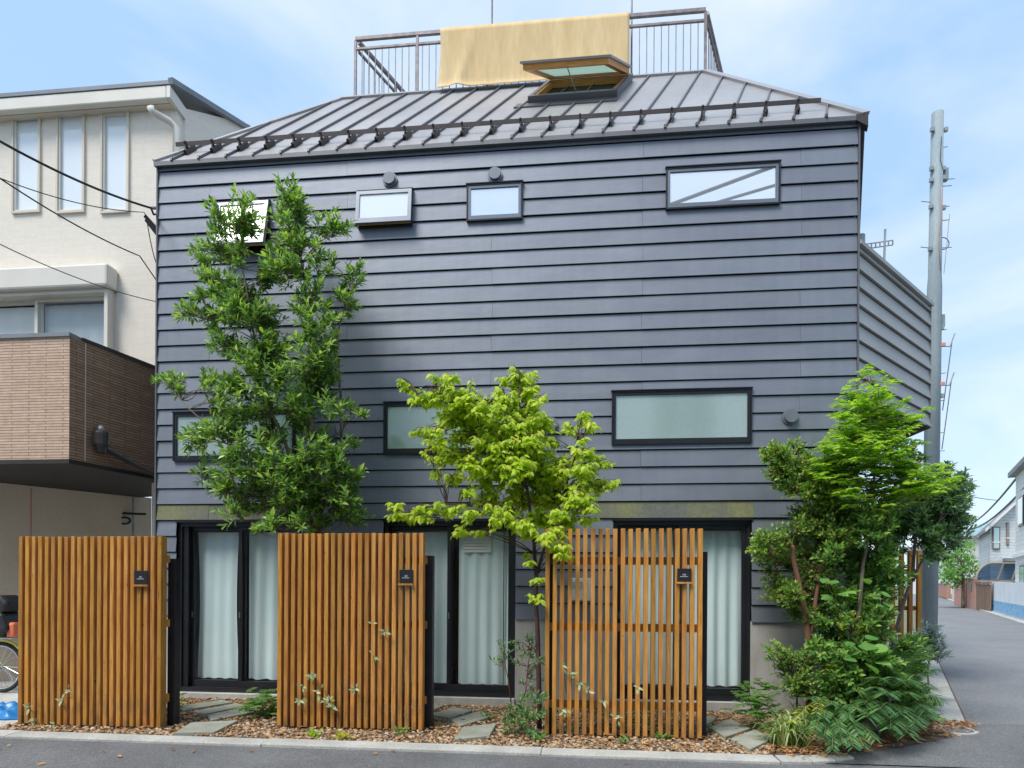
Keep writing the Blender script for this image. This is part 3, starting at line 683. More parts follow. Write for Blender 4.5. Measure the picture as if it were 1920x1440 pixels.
# ---- open roof window
skl = part_empty('roof_window', house)
sv = Vector((RSH, 1, SL)); nn = Vector((0, -SL, 1)).normalized(); ex = Vector((1, 0, 0))
kb = RP(0.12, 1.05); kw, klen = 1.06, 0.50
def KP(a, b, n=0.0): return kb + ex * a + sv * b + nn * n
fr = MB()
for a0, a1, b0, b1 in ((-0.03, kw + 0.03, -0.05, 0.0), (-0.03, kw + 0.03, klen, klen + 0.04), (-0.03, 0.02, 0.0, klen), (kw - 0.02, kw + 0.03, 0.0, klen)):
    fr.hexa([KP(a0, b0, 0.0), KP(a1, b0, 0.0), KP(a1, b1, 0.0), KP(a0, b1, 0.0), KP(a0, b0, 0.085), KP(a1, b0, 0.085), KP(a1, b1, 0.085), KP(a0, b1, 0.085)])
fr.build('frame', 'roof_trim', skl)
ln_ = MB()
for a0, a1, b0, b1 in ((0.021, kw - 0.021, 0.002, 0.03), (0.021, kw - 0.021, klen - 0.03, klen - 0.002), (0.021, 0.05, 0.031, klen - 0.031), (kw - 0.05, kw - 0.021, 0.031, klen - 0.031)):
    ln_.hexa([KP(a0, b0, 0.003), KP(a1, b0, 0.003), KP(a1, b1, 0.003), KP(a0, b1, 0.003), KP(a0, b0, 0.075), KP(a1, b0, 0.075), KP(a1, b1, 0.075), KP(a0, b1, 0.075)])
ln_.build('lining', 'skylight_wood', skl)
MB().hexa([KP(0.05, 0.03, 0.002), KP(kw - 0.05, 0.03, 0.002), KP(kw - 0.05, klen - 0.03, 0.002), KP(0.05, klen - 0.03, 0.002), KP(0.05, 0.03, 0.006), KP(kw - 0.05, 0.03, 0.006), KP(kw - 0.05, klen - 0.03, 0.006), KP(0.05, klen - 0.03, 0.006)]).build('opening_shade', 'soffit_dark', skl)  # dark sheet laid on the roof panels, coloured as the shade inside the frame
MB().hexa([KP(-0.16, -0.16, 0.001), KP(kw + 0.06, -0.16, 0.001), KP(kw + 0.06, -0.05, 0.001), KP(-0.16, -0.05, 0.001), KP(-0.16, -0.16, 0.016), KP(kw + 0.06, -0.16, 0.016), KP(kw + 0.06, -0.05, 0.016), KP(-0.16, -0.05, 0.016)]).build('apron', 'roof_trim', skl)
tp = KP(0, klen, 0.10); hv = Vector((-RSH, -1, 0)).normalized(); ang = R(29)
ov = (hv * math.cos(ang) - Vector((0, 0, 1)) * math.sin(ang)); oln = 0.93; on = ex.cross(ov).normalized()
if on.z < 0: on = -on
def SP(a, b, n=0.0): return tp + ex * a + ov * b + on * n
def sash_ring(name, m_, w, n0, n1, a0, a1, b0, b1):
    q = MB()
    for c0, c1, d0, d1 in ((a0, a1, b0, b0 + w), (a0, a1, b1 - w, b1), (a0, a0 + w, b0 + w, b1 - w), (a1 - w, a1, b0 + w, b1 - w)):
        q.hexa([SP(c0, d0, n0), SP(c1, d0, n0), SP(c1, d1, n0), SP(c0, d1, n0), SP(c0, d0, n1), SP(c1, d0, n1), SP(c1, d1, n1), SP(c0, d1, n1)])
    return q.build(name, m_, skl)
sash_ring('sash', 'skylight_wood', 0.075, -0.012, 0.05, 0.01, kw - 0.01, 0.0, oln)
sash_ring('sash_cover', 'roof_metal', 0.09, 0.051, 0.075, -0.02, kw + 0.02, -0.01, oln + 0.02)
MB().hexa([SP(0.08, 0.07, 0.012), SP(kw - 0.08, 0.07, 0.012), SP(kw - 0.08, oln - 0.07, 0.012), SP(0.08, oln - 0.07, 0.012), SP(0.08, 0.07, 0.02), SP(kw - 0.08, 0.07, 0.02), SP(kw - 0.08, oln - 0.07, 0.02), SP(0.08, oln - 0.07, 0.02)]).build('pane', 'mint_glass', skl)
MB().tube([SP(kw * 0.5, oln - 0.06, -0.005), KP(kw * 0.52, 0.02, 0.07)], 0.007, 6).build('stay', 'steel_grey', skl)

# ---- roof terrace railing
rail = part_empty('roof_railing', house)
RY = YR_ + 0.03; RZ0 = ZR - 0.02; RZ1 = 9.10
def rail_run(p0, p1, nbal, posts):
    p0, p1 = Vector(p0), Vector(p1); d = p1 - p0
    MB().bar(p0 + Vector((0, 0, RZ1)), p1 + Vector((0, 0, RZ1)), 0.045, 0.045).build('rail', 'rail_metal', rail)
    MB().bar(p0 + Vector((0, 0, RZ1 - 0.14)), p1 + Vector((0, 0, RZ1 - 0.14)), 0.03, 0.03).build('rail', 'rail_metal', rail)
    for q in range(1, nbal):
        c = p0 + d * (q / nbal)
        MB().bar(c + Vector((0, 0, RZ0)), c + Vector((0, 0, RZ1 - 0.155)), 0.011, 0.011, up=(0, 1, 0)).build('baluster', 'rail_metal', rail)
    for t in posts:
        c = p0 + d * t
        MB().bar(c + Vector((0, 0, RZ0)), c + Vector((0, 0, RZ1 - 0.022)), 0.035, 0.035, up=(0, 1, 0)).build('post', 'rail_metal', rail)
pA, pB = (-2.46, RY, 0), (2.40, RY, 0)
pC, pD = (2.40 + KX * 3.2, RY + 3.2, 0), (-2.46 + KX * 3.2, RY + 3.2, 0)
rail_run(pA, pB, 50, (0.0, 0.185, 0.39, 0.59, 0.787, 1.0))
rail_run(Vector(pA) + Vector((0.03, 0.05, 0)), pD, 30, (0.25, 0.5, 0.75, 1.0))
rail_run(Vector(pB) + Vector((0.03, 0.05, 0)), pC, 30, (0.5, 1.0))
# canvas over the railing
m = MB(); NX, NZ = 60, 16
cx0, cx1 = P(826, 60, RY).x, P(1180, 60, RY).x
for iz in range(NZ + 1):
    for ix in range(NX + 1):
        u, v = ix / NX, iz / NZ
        x = cx0 + (cx1 - cx0) * u + 0.012 * math.sin(v * 5) * (1 - u)
        z = RZ1 + 0.028 - v * (RZ1 + 0.02 - RZ0 + 0.035) + 0.02 * v * (1 - u) ** 5 * math.sin(16 * u)
        y = RY - 0.03 - 0.03 * v ** 3 - 0.0025 * math.sin(u * 60) * (0.4 + v) - 0.02 * v - 0.045 * v * math.exp(-((u - 0.10 - 0.08 * (1 - v)) / 0.03) ** 2) - (0.05 * max(0, v - 0.92) / 0.08)
        m.v.append(Vector((x, y, z)))
for iz in range(NZ):
    for ix in range(NX):
        a = iz * (NX + 1) + ix
        m.f.append((a, a + 1, a + NX + 2, a + NX + 1))
cv = m.build('canvas_sheet', 'canvas', None, smooth=True)
sm = cv.modifiers.new('thickness', 'SOLIDIFY'); sm.thickness = 0.006
tag(cv, 'yellowish beige canvas sheet draped over the roof terrace railing', 'canvas')
for px, lab in ((922, 'thin mast rising behind the middle of the canvas on the roof'), (1184, 'thin mast at the right end of the canvas on the roof')):
    b = P(px, 60, RY + 0.12)
    t = thing('antenna_mast', lab, 'mast', (b.x, b.y, RZ0), 'roof masts')
    MB().tube([(b.x, b.y, RZ0), (b.x + 0.005, b.y, 10.6)], 0.012, 8).build('pole', 'rail_metal', t)
    MB().box(b.x - 0.03, b.x + 0.03, b.y - 0.03, b.y + 0.03, RZ0, RZ0 + 0.02).build('foot', 'rail_metal', t)

# ---- windows
def ring(x0, x1, z0, z1, w, y0, y1, wb=None):
    wb = wb or w
    return MB().box(x0, x0 + w, y0, y1, z0, z1).box(x1 - w, x1, y0, y1, z0, z1).box(x0 + w, x1 - w, y0, y1, z1 - w, z1).box(x0 + w, x1 - w, y0, y1, z0, z0 + wb)
def window(key, opened=0.0, pane='frosted_pale', fm='grey_frame', sub='dark_frame'):
    x0, x1, z0, z1 = WIN[key]
    w = part_empty('window', house)
    ring(x0, x1, z0, z1, 0.016, -0.042, 0.15).build('frame', sub, w)
    MB().box(x0 - 0.008, x1 + 0.008, -0.052, -0.003, z1 + 0.001, z1 + 0.011).build('head_flashing', sub, w)
    a0, a1, b0, b1 = x0 + 0.018, x1 - 0.018, z0 + 0.018, z1 - 0.018
    if opened:
        piv = Vector((0, -0.05, b1)); rot = Matrix.Rotation(-opened, 4, 'X')
        def T(mb):
            mb.v = [piv + (rot @ (p - piv)) for p in mb.v]; return mb
        s = T(ring(a0 - 0.02, a1 + 0.02, b0 - 0.01, b1, 0.040, -0.075, -0.040, 0.055)).build('sash', fm, w)
        T(ring(a0 - 0.005, a1 + 0.005, b0 + 0.005, b1 - 0.01, 0.032, -0.039, 0.0)).build('sash_lining', 'skylight_wood', w)
        T(MB().box(a0 + 0.02, a1 - 0.02, -0.062, -0.056, b0 + 0.045, b1 - 0.04)).build('pane', pane, w)
        for xs in (a0 + 0.01, a1 - 0.01):
            e = T(MB().box(xs, xs, -0.04, -0.04, b0 + 0.05, b0 + 0.05)).v[0]
            MB().tube([e, (xs, 0.02, b0 + 0.02)], 0.006, 6).build('stay', 'steel_grey', w)
        MB().box(x0 + 0.022, x1 - 0.022, 0.13, 0.148, z0 + 0.022, z1 - 0.022).build('inner_dark_sheet', 'soffit_dark', w)  # near-black sheet in the window hole stands in for the dark room behind
    else:
        ring(a0, a1, b0, b1, 0.028, -0.036, 0.02, 0.042).build('sash', fm, w)
        MB().box(a0 + 0.028, a1 - 0.028, -0.020, -0.012, b0 + 0.042, b1 - 0.028).build('pane', pane, w)
        MB().box(a0, a1, 0.10, 0.12, b0, b1).build('blind', 'blind_white', w)
    return w
window('W1', R(13), 'frosted_pale')
window('W2', R(6), 'frosted_pale')
window('W3', 0, 'mirror_pane'); window('W4', 0, 'mirror_pane')
for k in ('M1', 'M2', 'M3'): window(k, 0, 'frosted_aqua', 'dark_frame')

# ---- vent caps
for px, py in ((726, 326), (926, 317), (612, 808), (1032, 792), (1488, 777)):
    c = P(px, py, -0.13)
    v = part_empty('vent_cap', house)
    lathe(MB(), (c.x, -0.02, c.z), (0, -1, 0), [(0.0, 0.085), (0.012, 0.085), (0.012, 0.066), (0.05, 0.066)], 28).build('collar', 'vent_grey', v)
    lathe(MB(), (c.x, -0.065, c.z), (0, -1, 0), [(0.0, 0.06), (0.0, 0.082), (0.052, 0.082), (0.064, 0.076), (0.068, 0.0)], 28).build('hood', 'vent_grey', v, smooth=False)

# ---- sliding glass doors with curtains behind
def curtain(x0, x1, z0, z1, y, seed, label, m_='sheer_curtain', waves=9, gather=0.0, amp=0.017, group='sheer curtains behind the glass doors'):
    rr = random.Random(seed); ph = [rr.uniform(0, 6.3) for _ in range(6)]
    m = MB(); nx, nz = 90, 14
    for iz in range(nz + 1):
        v = iz / nz
        for ix in range(nx + 1):
            u = ix / nx
            xx = x0 + (x1 - x0) * u
            xx += gather * (0.5 - u) * math.sin(math.pi * min(v * 1.1, 1)) * (x1 - x0)
            yy = y + amp * (0.6 * math.sin(u * waves * 6.28 + ph[0] + 0.6 * math.sin(v * 2.2 + ph[1])) + 0.4 * math.sin(u * waves * 2.7 * 2 + ph[2] + v * 1.3)) * (0.55 + 0.45 * v)
            m.v.append(Vector((xx, yy, z1 - (z1 - z0) * v + 0.006 * math.sin(u * 23 + ph[3]) * v)))
    for iz in range(nz):
        for ix in range(nx):
            a = iz * (nx + 1) + ix
            m.f.append((a, a + nx + 1, a + nx + 2, a + 1))
    o = m.build('curtain', m_, None, smooth=True)
    return tag(o, label, 'curtain', group)
for i, (x0, x1, z0, z1) in enumerate(DOOR):
    d = part_empty('sliding_door', house)
    ring(x0, x1, z0, z1, 0.045, 0.03, 0.16, 0.055).build('frame', 'dark_frame', d)
    MB().box(x0 - 0.01, x1 + 0.01, -0.02, 0.029, z1 + 0.0, z1 + 0.032).build('lintel', 'black_steel', d)
    xm = (x0 + x1) / 2
    jb = 0.07 if i == 0 else 0.015
    for nm, a0, a1, yy in (('left', x0 + 0.045 + jb, xm + 0.03, 0.105), ('right', xm - 0.03, x1 - 0.046, 0.055)):
        s = ring(a0, a1, z0 + 0.058, z1 - 0.047, 0.042, yy, yy + 0.036, 0.075).build('sash', 'dark_frame', d)
        MB().box(a0 + 0.042, a1 - 0.042, yy + 0.014, yy + 0.020, z0 + 0.133, z1 - 0.089).build('pane', 'clear_glass', s)
        MB().box(a0 + 0.012, a0 + 0.028, yy - 0.008, yy - 0.001, z0 + 0.88, z0 + 0.95).build('handle', 'grey_frame', s)
    if jb > 0.05:
        MB().box(x0 + 0.045, x0 + 0.045 + jb, 0.05, 0.15, z0 + 0.056, z1 - 0.046).build('jamb', 'black_steel', d)
cz = lambda i: (DOOR[i][2] + 0.14, DOOR[i][3] - 0.10)
a, b = cz(0)
curtain(-3.86, -3.34, a, b, 0.205, 1, 'pale sheer curtain in the left pane of the leftmost glass door', gather=0.10, waves=3)
curtain(-3.20, -2.50, a, b, 0.19, 2, 'pale sheer curtain in the right pane of the leftmost glass door', waves=4)
a, b = cz(1)
curtain(-1.42, -0.72, a - 0.02, b, 0.205, 3, 'pale sheer curtain in the left pane of the middle glass door', waves=5)
curtain(-0.64, -0.12, a - 0.02, b, 0.185, 4, 'pale sheer curtain in the right pane of the middle glass door', waves=4)
curtain(-0.11, 0.0, a - 0.04, b, 0.205, 5, 'narrow end of sheer curtain at the right jamb of the middle glass door', waves=2)
a, b = cz(2)
curtain(1.19, 1.80, a, b, 0.205, 6, 'pale sheer curtain behind the third slatted screen', waves=6)
curtain(1.95, 2.56, a, b, 0.185, 7, 'bright sheer curtain in the right pane of the rightmost glass door', waves=5)
bl_ = thing('window_blind', 'short white slatted blind at the top of the middle glass door', 'blind', (-0.35, 0.20, 1.80))
for q in range(7):
    MB().box(-0.58, -0.26, 0.165, 0.172, 1.97 - q * 0.036 - 0.030, 1.97 - q * 0.036).build('slat', 'white_paint', bl_)

# ---- splayed balcony at the right corner
bal = part_empty('corner_balcony', house)
BDir = Vector((math.sin(R(43.5)), math.cos(R(43.5)), 0)); BN = Vector((BDir.y, -BDir.x, 0)); BLen = 2.30
bz1 = 5.0; bz0 = 3.43
bc = Vector((XR - 0.005, 0.0, 0))
zt = bz1
k = 0
zs = [5.0] + [z for z in [Z0 - PITCH * q for q in range(40)] if bz0 + 0.03 < z < 4.98] + [bz0]
for q in range(len(zs) - 1):
    zt, zb = zs[q], zs[q + 1] + (0.013 if q < len(zs) - 2 else 0)
    p0, p1 = bc, bc + BDir * BLen
    m = MB()
    o0, o1 = BN * 0.004, BN * 0.032
    m.add([p0 + o1 + Vector((0, 0, zb)), p1 + o1 + Vector((0, 0, zb)), p1 + o0 + Vector((0, 0, zt)), p0 + o0 + Vector((0, 0, zt)), p0 + Vector((0, 0, zb)), p1 + Vector((0, 0, zb)), p0 - BN * 0.004 + Vector((0, 0, zt)), p1 - BN * 0.004 + Vector((0, 0, zt))],
          [(0, 1, 2, 3), (4, 5, 1, 0), (4, 6, 7, 5), (3, 2, 7, 6), (0, 3, 6, 4), (1, 5, 7, 2)])
    m.build('siding_panel', 'balcony_siding_lit', bal)
far = bc + BDir * BLen
back0 = Vector((XR + KX * 3.4, 3.4, 0))
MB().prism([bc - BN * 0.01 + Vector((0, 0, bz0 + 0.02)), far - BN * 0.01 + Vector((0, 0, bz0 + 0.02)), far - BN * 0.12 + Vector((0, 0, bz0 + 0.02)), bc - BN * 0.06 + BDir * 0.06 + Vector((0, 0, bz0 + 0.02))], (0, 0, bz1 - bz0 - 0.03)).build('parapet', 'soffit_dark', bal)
MB().prism([far + BN * 0.03 + Vector((0, 0, bz0)), far + Vector((0.0, 1.4, bz0)), far + Vector((-0.1, 1.4, bz0)), far - BN * 0.10 + Vector((0, 0, bz0))], (0, 0, bz1 - bz0)).build('end_wall', 'balcony_siding_lit', bal)
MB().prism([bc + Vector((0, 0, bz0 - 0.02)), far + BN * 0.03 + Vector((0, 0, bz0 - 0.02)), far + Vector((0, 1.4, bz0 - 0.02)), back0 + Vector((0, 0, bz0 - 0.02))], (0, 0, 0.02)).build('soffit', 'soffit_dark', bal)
MB().bar(bc + BN * 0.0 + Vector((0, 0, bz1 + 0.012)), far + BDir * 0.03 + Vector((0, 0, bz1 + 0.012)), 0.10, 0.045).build('coping', 'balcony_siding_lit', bal)
c = D(1612, 430, 7.6)
fl = part_empty('flue_pipe', house)
MB().tube([(c.x, c.y, 4.2), (c.x, c.y, 5.42)], 0.045, 14).build('pipe', 'steel_grey', fl)
lathe(MB(), (c.x, c.y, 5.40), (0, 0, 1), [(0, 0.06), (0.12, 0.06), (0.14, 0.0)], 14).build('cowl', 'steel_grey', fl)
c = D(1655, 460, 8.2)
an = thing('laundry_bracket', 'grey upright with ladder-like arm standing on the splayed corner balcony', 'bracket', (c.x, c.y, 3.5))
MB().tube([(c.x - 0.03, c.y, 3.5), (c.x + 0.03, c.y, D(1657, 430, 8.2).z)], 0.014, 8).build('post', 'steel_grey', an)
e0, e1 = D(1618, 463, 8.2), D(1674, 455, 8.2)
MB().bar(e0 + Vector((0, 0, 0.03)), e1 + Vector((0, 0, 0.03)), 0.012, 0.010).build('arm', 'steel_grey', an)
MB().bar(e0 - Vector((0, 0, 0.03)), e1 - Vector((0, 0, 0.03)), 0.012, 0.010).build('arm', 'steel_grey', an)
for q in range(8):
    p = e0.lerp(e1, q / 7)
    MB().bar(p + Vector((0, 0, 0.03)), p - Vector((0, 0, 0.03)), 0.012, 0.012, up=(0, 1, 0)).build('rung', 'steel_grey', an)

# =================================================================== SLATTED SCREENS AND SIGNS
def text_mesh(body, size, name, parent, loc, mat_):
    cu = bpy.data.curves.new(name, 'FONT'); cu.body = body; cu.size = size; cu.align_x = 'CENTER'; cu.align_y = 'CENTER'; cu.extrude = 0.0004
    tmp = bpy.data.objects.new(name, cu); COL.objects.link(tmp)
    dg = bpy.context.evaluated_depsgraph_get(); me = bpy.data.meshes.new_from_object(tmp.evaluated_get(dg))
    bpy.data.objects.remove(tmp)
    me.transform(Matrix.Rotation(R(90), 4, 'X')); me.materials.clear(); me.materials.append(MAT[mat_])
    o = link_mesh(name, me, parent); o.location = Vector(loc) - origin(parent)
    return o
def screen(px0, px1, ytop, y, n, label, post_right=True, rails=(0.28, 0.98, 1.58), thick=0.085, sign=None, slat_w=0.038):
    x0, x1 = P(px0, 1190, y).x, P(px1, 1190, y).x
    ztop = P((px0 + px1) / 2, ytop, y).z
    root = thing('slatted_screen', label, 'screen', ((x0 + x1) / 2, y, 0), 'upright cedar slat screens before the glass doors')
    pitch = (x1 - x0 - slat_w) / (n - 1)
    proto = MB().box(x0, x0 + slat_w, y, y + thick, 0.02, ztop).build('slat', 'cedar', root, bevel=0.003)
    for q in range(1, n):
        c = share(proto, 'slat', root, (pitch * q + random.uniform(-0.002, 0.002), random.uniform(-0.0015, 0.0015), random.uniform(-0.003, 0.003)))
        c.rotation_euler = (0, random.uniform(-0.0012, 0.0012), 0)
    for z in rails:
        MB().box(x0 + 0.004, x1 + 0.012, y + thick + 0.002, y + thick + 0.032, z - 0.035, z + 0.035).build('rail', 'cedar', root)
    MB().box(x1 - 0.012, x1 + 0.060, y + thick + 0.034, y + thick + 0.12, 0.0, ztop - 0.20).build('post', 'black_steel', root, bevel=0.003)
    MB().box(x0 + 0.02, x0 + 0.08, y + thick + 0.034, y + thick + 0.10, 0.0, ztop - 0.20).build('post', 'black_steel', root, bevel=0.003)
    return root, x0, x1, ztop
for args, spx, num, lab in (
        ((34, 301, 1006, -1.61, 22, 'leftmost cedar slat screen standing beside the concrete driveway'), (252, 277, 1070, 1096), '101', 'small black number plate on the leftmost slat screen'),
        ((520, 793, 1000, -1.40, 22, 'middle cedar slat screen with pale leaves poking through its foot'), (749, 774, 1068, 1094), '102', 'small black number plate on the middle slat screen'),
        ((1022, 1317, 991, -1.385, 21, 'rightmost cedar slat screen with curtain visible through its gaps', True, (0.28, 0.98, 1.58), 0.062), (1270, 1296, 1066, 1091), '103', 'small black number plate on the rightmost slat screen')):
    root, x0, x1, zt_ = screen(*args)
    y = args[3]
    a, b = P(spx[0], spx[2], y - 0.01), P(spx[1], spx[3], y - 0.01)
    sg = thing('number_plate', lab, 'sign', ((a.x + b.x) / 2, y - 0.01, b.z), 'number plates on the slat screens')
    MB().box(a.x, b.x, y - 0.014, y - 0.003, b.z, a.z).build('plate', 'sign_black', sg, bevel=0.001)
    MB().box(a.x - 0.008, b.x + 0.004, y - 0.030, y - 0.003, b.z - 0.018, b.z - 0.001).build('ledge', 'cedar', sg, bevel=0.001)
    cxm, czm = (a.x + b.x) / 2 - 0.002, (a.z + b.z) / 2 + 0.004
    text_mesh(num, 0.021, 'number', sg, (cxm, y - 0.0148, czm), 'sign_white')
    ln = MB()
    for q in range(9):                     # the line of small print below the number is too fine to read
        w_ = 0.0045 + 0.002 * ((q * 7) % 3 == 0)
        ln.box(cxm - 0.034 + q * 0.0076, cxm - 0.034 + q * 0.0076 + w_, y - 0.0150, y - 0.0142, czm - 0.0185, czm - 0.0140)
    ln.build('small_print', 'sign_white', sg)
# screen on the side street
q0 = D(1721, 1100, 10.3); q0.z = 0
sc = thing('slatted_screen', 'cedar slat screen on the side street beside the utility pole', 'screen', (q0.x, q0.y, 0), 'upright cedar slat screens before the glass doors')
proto = MB().box(q0.x, q0.x + 0.06, q0.y, q0.y + 0.065, 0.02, 1.93).build('slat', 'cedar', sc, bevel=0.003)
for q in range(1, 12): share(proto, 'slat', sc, (-0.125 * q, 0.02 * q, 0))
for z in (0.3, 1.0, 1.6):
    MB().bar((q0.x + 0.04, q0.y + 0.085, z), (q0.x - 1.36, q0.y + 0.085 + 0.22, z), 0.03, 0.07).build('rail', 'cedar', sc)

# =================================================================== NEIGHBOUR ON THE LEFT
nb = thing('cream_house', 'cream three-storey house with narrow top windows on the left', 'house', (-8, 0.9, 0))
YB = -0.5; YW = 0.9
bcx = P(130, 744, YB).x; zs_ = P(130, 864, YB).z; zp = P(130, 626, YB).z
KN = 0.21
xw = P(331, 260, YW).x
ztop = P(300, 206, YW).z
YWB = 6.0
# front wall cut for its windows
nbw = []
for a0, a1 in ((27, 77), (110, 160), (193, 243)):
    m_ = (a0 + a1) / 2
    q0_, q1_ = P(a0 - 2, 214 + (m_ - 50) * -0.01, YW), P(a1, 399, YW)
    nbw.append((q0_.x, q1_.x, q1_.z, q0_.z))
wq0, wq1 = P(-260, 549, YW), P(216, 549, YW)
big = (wq0.x, wq1.x, zs_ + 0.2, wq1.z)
core = MB()
for a, b, c, d in cut([(-14.0, xw, 0.0, ztop + 0.04)], nbw + [big, (-14.1, P(284, 1000, YW).x, -0.1, zs_ + 0.05)]):
    core.box(a, b, YW, YW + 0.14, c, d)
core.build('front_wall', 'cream_siding', nb)
for (a, b, c, d) in nbw:
    w = part_empty('window', nb)
    ring(a, b, c, d, 0.028, YW - 0.03, YW + 0.10).build('frame', 'cream_frame', w)
    ring(a + 0.0285, b - 0.0285, c + 0.0285, d - 0.0285, 0.022, YW - 0.012, YW + 0.06).build('sash', 'cream_trim', w)
    MB().box(a + 0.05, b - 0.05, YW + 0.02, YW + 0.028, c + 0.05, d - 0.05).build('pane', 'frosted_pale', w)
a, b, c, d = big
w = part_empty('window', nb)
ring(a, b, c, d, 0.05, YW - 0.14, YW + 0.13).build('frame', 'cream_trim', w)
MB().box(a - 0.02, b + 0.05, YW - 0.22, YW - 0.001, d + 0.001, d + 0.30).build('shutter_box', 'cream_trim', w, bevel=0.03)
mx_ = P(72, 600, YW).x
for p0, p1, yy in ((a + 0.05, mx_ + 0.03, YW + 0.02), (mx_ - 0.03, b - 0.05, YW - 0.03)):
    ring(p0, p1, c + 0.05, d - 0.05, 0.045, yy, yy + 0.04).build('sash', 'cream_trim', w)
    MB().box(p0 + 0.045, p1 - 0.045, yy + 0.015, yy + 0.02, c + 0.095, d - 0.095).build('pane', 'clear_glass', w)
curtain(mx_ + 0.02, b - 0.06, c + 0.1, d - 0.10, YW + 0.085, 21, 'grey-blue drape in the wide window above the brown balcony', 'pale_drape', 5, amp=0.008, group='drapes of the cream house')
curtain(a + 0.3, mx_ - 0.02, c + 0.1, d - 0.10, YW + 0.10, 22, 'white drape at the left edge in the wide window above the brown balcony', 'white_paint', 9, amp=0.008, group='drapes of the cream house')
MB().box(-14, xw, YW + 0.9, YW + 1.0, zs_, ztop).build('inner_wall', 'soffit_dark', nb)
# side wall falls with the roof to the rear
yb_ = YW + 0.14
for yy in np.linspace(yb_ + 0.5, 12, 200):
    if P(466, 243, yy).x <= xw + KN * (yy - YW): YWB = float(yy); break
zb_ = P(466, 246, YWB).z
xb_ = xw + KN * (YWB - YW)
xe_ = xw + KN * 0.14
MB().prism([(xe_, yb_, 0), (xb_, YWB, 0), (xb_, YWB, zb_ + 0.10), (xe_, yb_, P(150, 172, YW - 0.20).z - 0.06)], (-0.14, 0, 0)).build('side_wall', 'cream_siding_side', nb)
ge = YW - 0.20
gz1, gz0 = P(150, 172, ge).z, P(150, 196, ge).z
xg = P(303, 180, ge).x
vb = Vector((xb_ + 0.035, YWB + 0.2, P(466, 243, YWB).z + 0.05))
MB().bar((xe_ + 0.03, ge - 0.02, gz1 + 0.035), vb, 0.07, 0.07).build('verge', 'roof_edge_grey', nb)
MB().prism([(xe_, ge - 0.01, gz1 + 0.005), vb - Vector((0.04, 0, 0.03)), (-14, vb.y, vb.z - 0.03), (-14, ge - 0.01, gz1 + 0.005)], (0, 0, 0.05)).build('roof', 'roof_edge_grey', nb)
MB().prism([(xe_ + 0.01, ge + 0.0, gz0 + 0.01), (xe_ + 0.01, YW + 0.139, gz0 - 0.04), (xe_ + 0.01, YW + 0.139, gz1 - 0.06), (xe_ + 0.01, ge + 0.0, gz1 - 0.005)], (-0.05, 0, 0)).build('verge_return', 'cream_trim', nb)
MB().box(-14, xe_ - 0.045, ge + 0.10, YW - 0.001, gz0 + 0.0, gz0 + 0.03).build('eave_soffit', 'cream_frame', nb)
MB().box(-14, xe_ - 0.045, ge, ge + 0.095, gz0, gz1).build('gutter', 'cream_trim', nb, bevel=0.015)
dp = [P(282, 200, YW - 0.30), P(286, 210, YW - 0.28), P(318, 228, YW - 0.1), P(331, 240, YW - 0.06)]
dp.append(Vector((dp[-1].x, dp[-1].y, 2.0)))
MB().tube(dp, 0.045, 12).build('downpipe', 'cream_trim', nb, smooth=True)
# brown tiled balcony
bnb = part_empty('balcony', nb)
sd = Vector((KN, 1, 0)).normalized()
MB().box(-14, bcx, YB, YB + 0.14, zs_ + 0.02, zp - 0.03).build('front_parapet', 'brown_tile', bnb)
e = Vector((bcx, YB + 0.14, 0)); e2 = e + sd * 2.2
sdn = Vector((sd.y, -sd.x, 0))
MB().prism([Vector((bcx + 0.001, YB, zs_ + 0.02)), e2 + Vector((0.0, 0, zs_ + 0.02)), e2 + Vector((-0.14, 0, zs_ + 0.02)), Vector((bcx - 0.139, YB + 0.141, zs_ + 0.02))], (0, 0, zp - 0.03 - zs_ - 0.02)).build('side_parapet', 'brown_tile_shaded', bnb)
MB().box(-14, bcx + 0.01, YB - 0.02, YB + 0.16, zp - 0.029, zp + 0.015).build('coping', 'roof_edge_grey', bnb)
MB().bar(Vector((bcx - 0.055, YB + 0.165, zp - 0.007)), e2 + Vector((-0.065, 0, zp - 0.007)), 0.18, 0.044).build('coping', 'pipe_brown', bnb)
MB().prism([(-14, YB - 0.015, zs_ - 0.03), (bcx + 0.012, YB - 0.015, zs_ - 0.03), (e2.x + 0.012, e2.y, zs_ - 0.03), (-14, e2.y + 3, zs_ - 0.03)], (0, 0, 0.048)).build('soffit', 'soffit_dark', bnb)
jp = Vector((bcx, YB, 0)) + sd * 0.19 + sdn * 0.003
MB().bar(jp + Vector((0, 0, zs_ + 0.03)), jp + Vector((0, 0, zp - 0.04)), 0.010, 0.006, up=(0, 1, 0)).build('tile_joint', 'cream_frame', bnb)
# rainwater hopper on the balcony side
def SF(px, py, off=0.06):              # on the balcony's side face
    d_ = ray(px, py); p0 = Vector((bcx, YB, 0)) + sdn * off
    t = (p0 - CAM).dot(sdn) / d_.dot(sdn)
    return CAM + d_ * t
hp = part_empty('rainwater_hopper', nb)
c = SF(190, 826, 0.09)
lathe(MB(), c + Vector((0, 0, 0.10)), (0, 0, -1), [(0, 0.085), (0.02, 0.09), (0.15, 0.085), (0.19, 0.05), (0.24, 0.045)], 16).build('hopper', 'pipe_brown', hp)
c2, c3 = SF(194, 842, 0.09), SF(297, 892, 0.07)
MB().tube([c + Vector((0, 0, -0.12)), c2, c2.lerp(c3, 0.08), c3], 0.035, 12).build('pipe', 'pipe_brown', hp, smooth=True)
MB().tube([SF(189, 803, 0.0), SF(189, 803, 0.10), SF(190, 810, 0.11)], 0.035, 12).build('spout', 'steel_grey', hp, smooth=True)
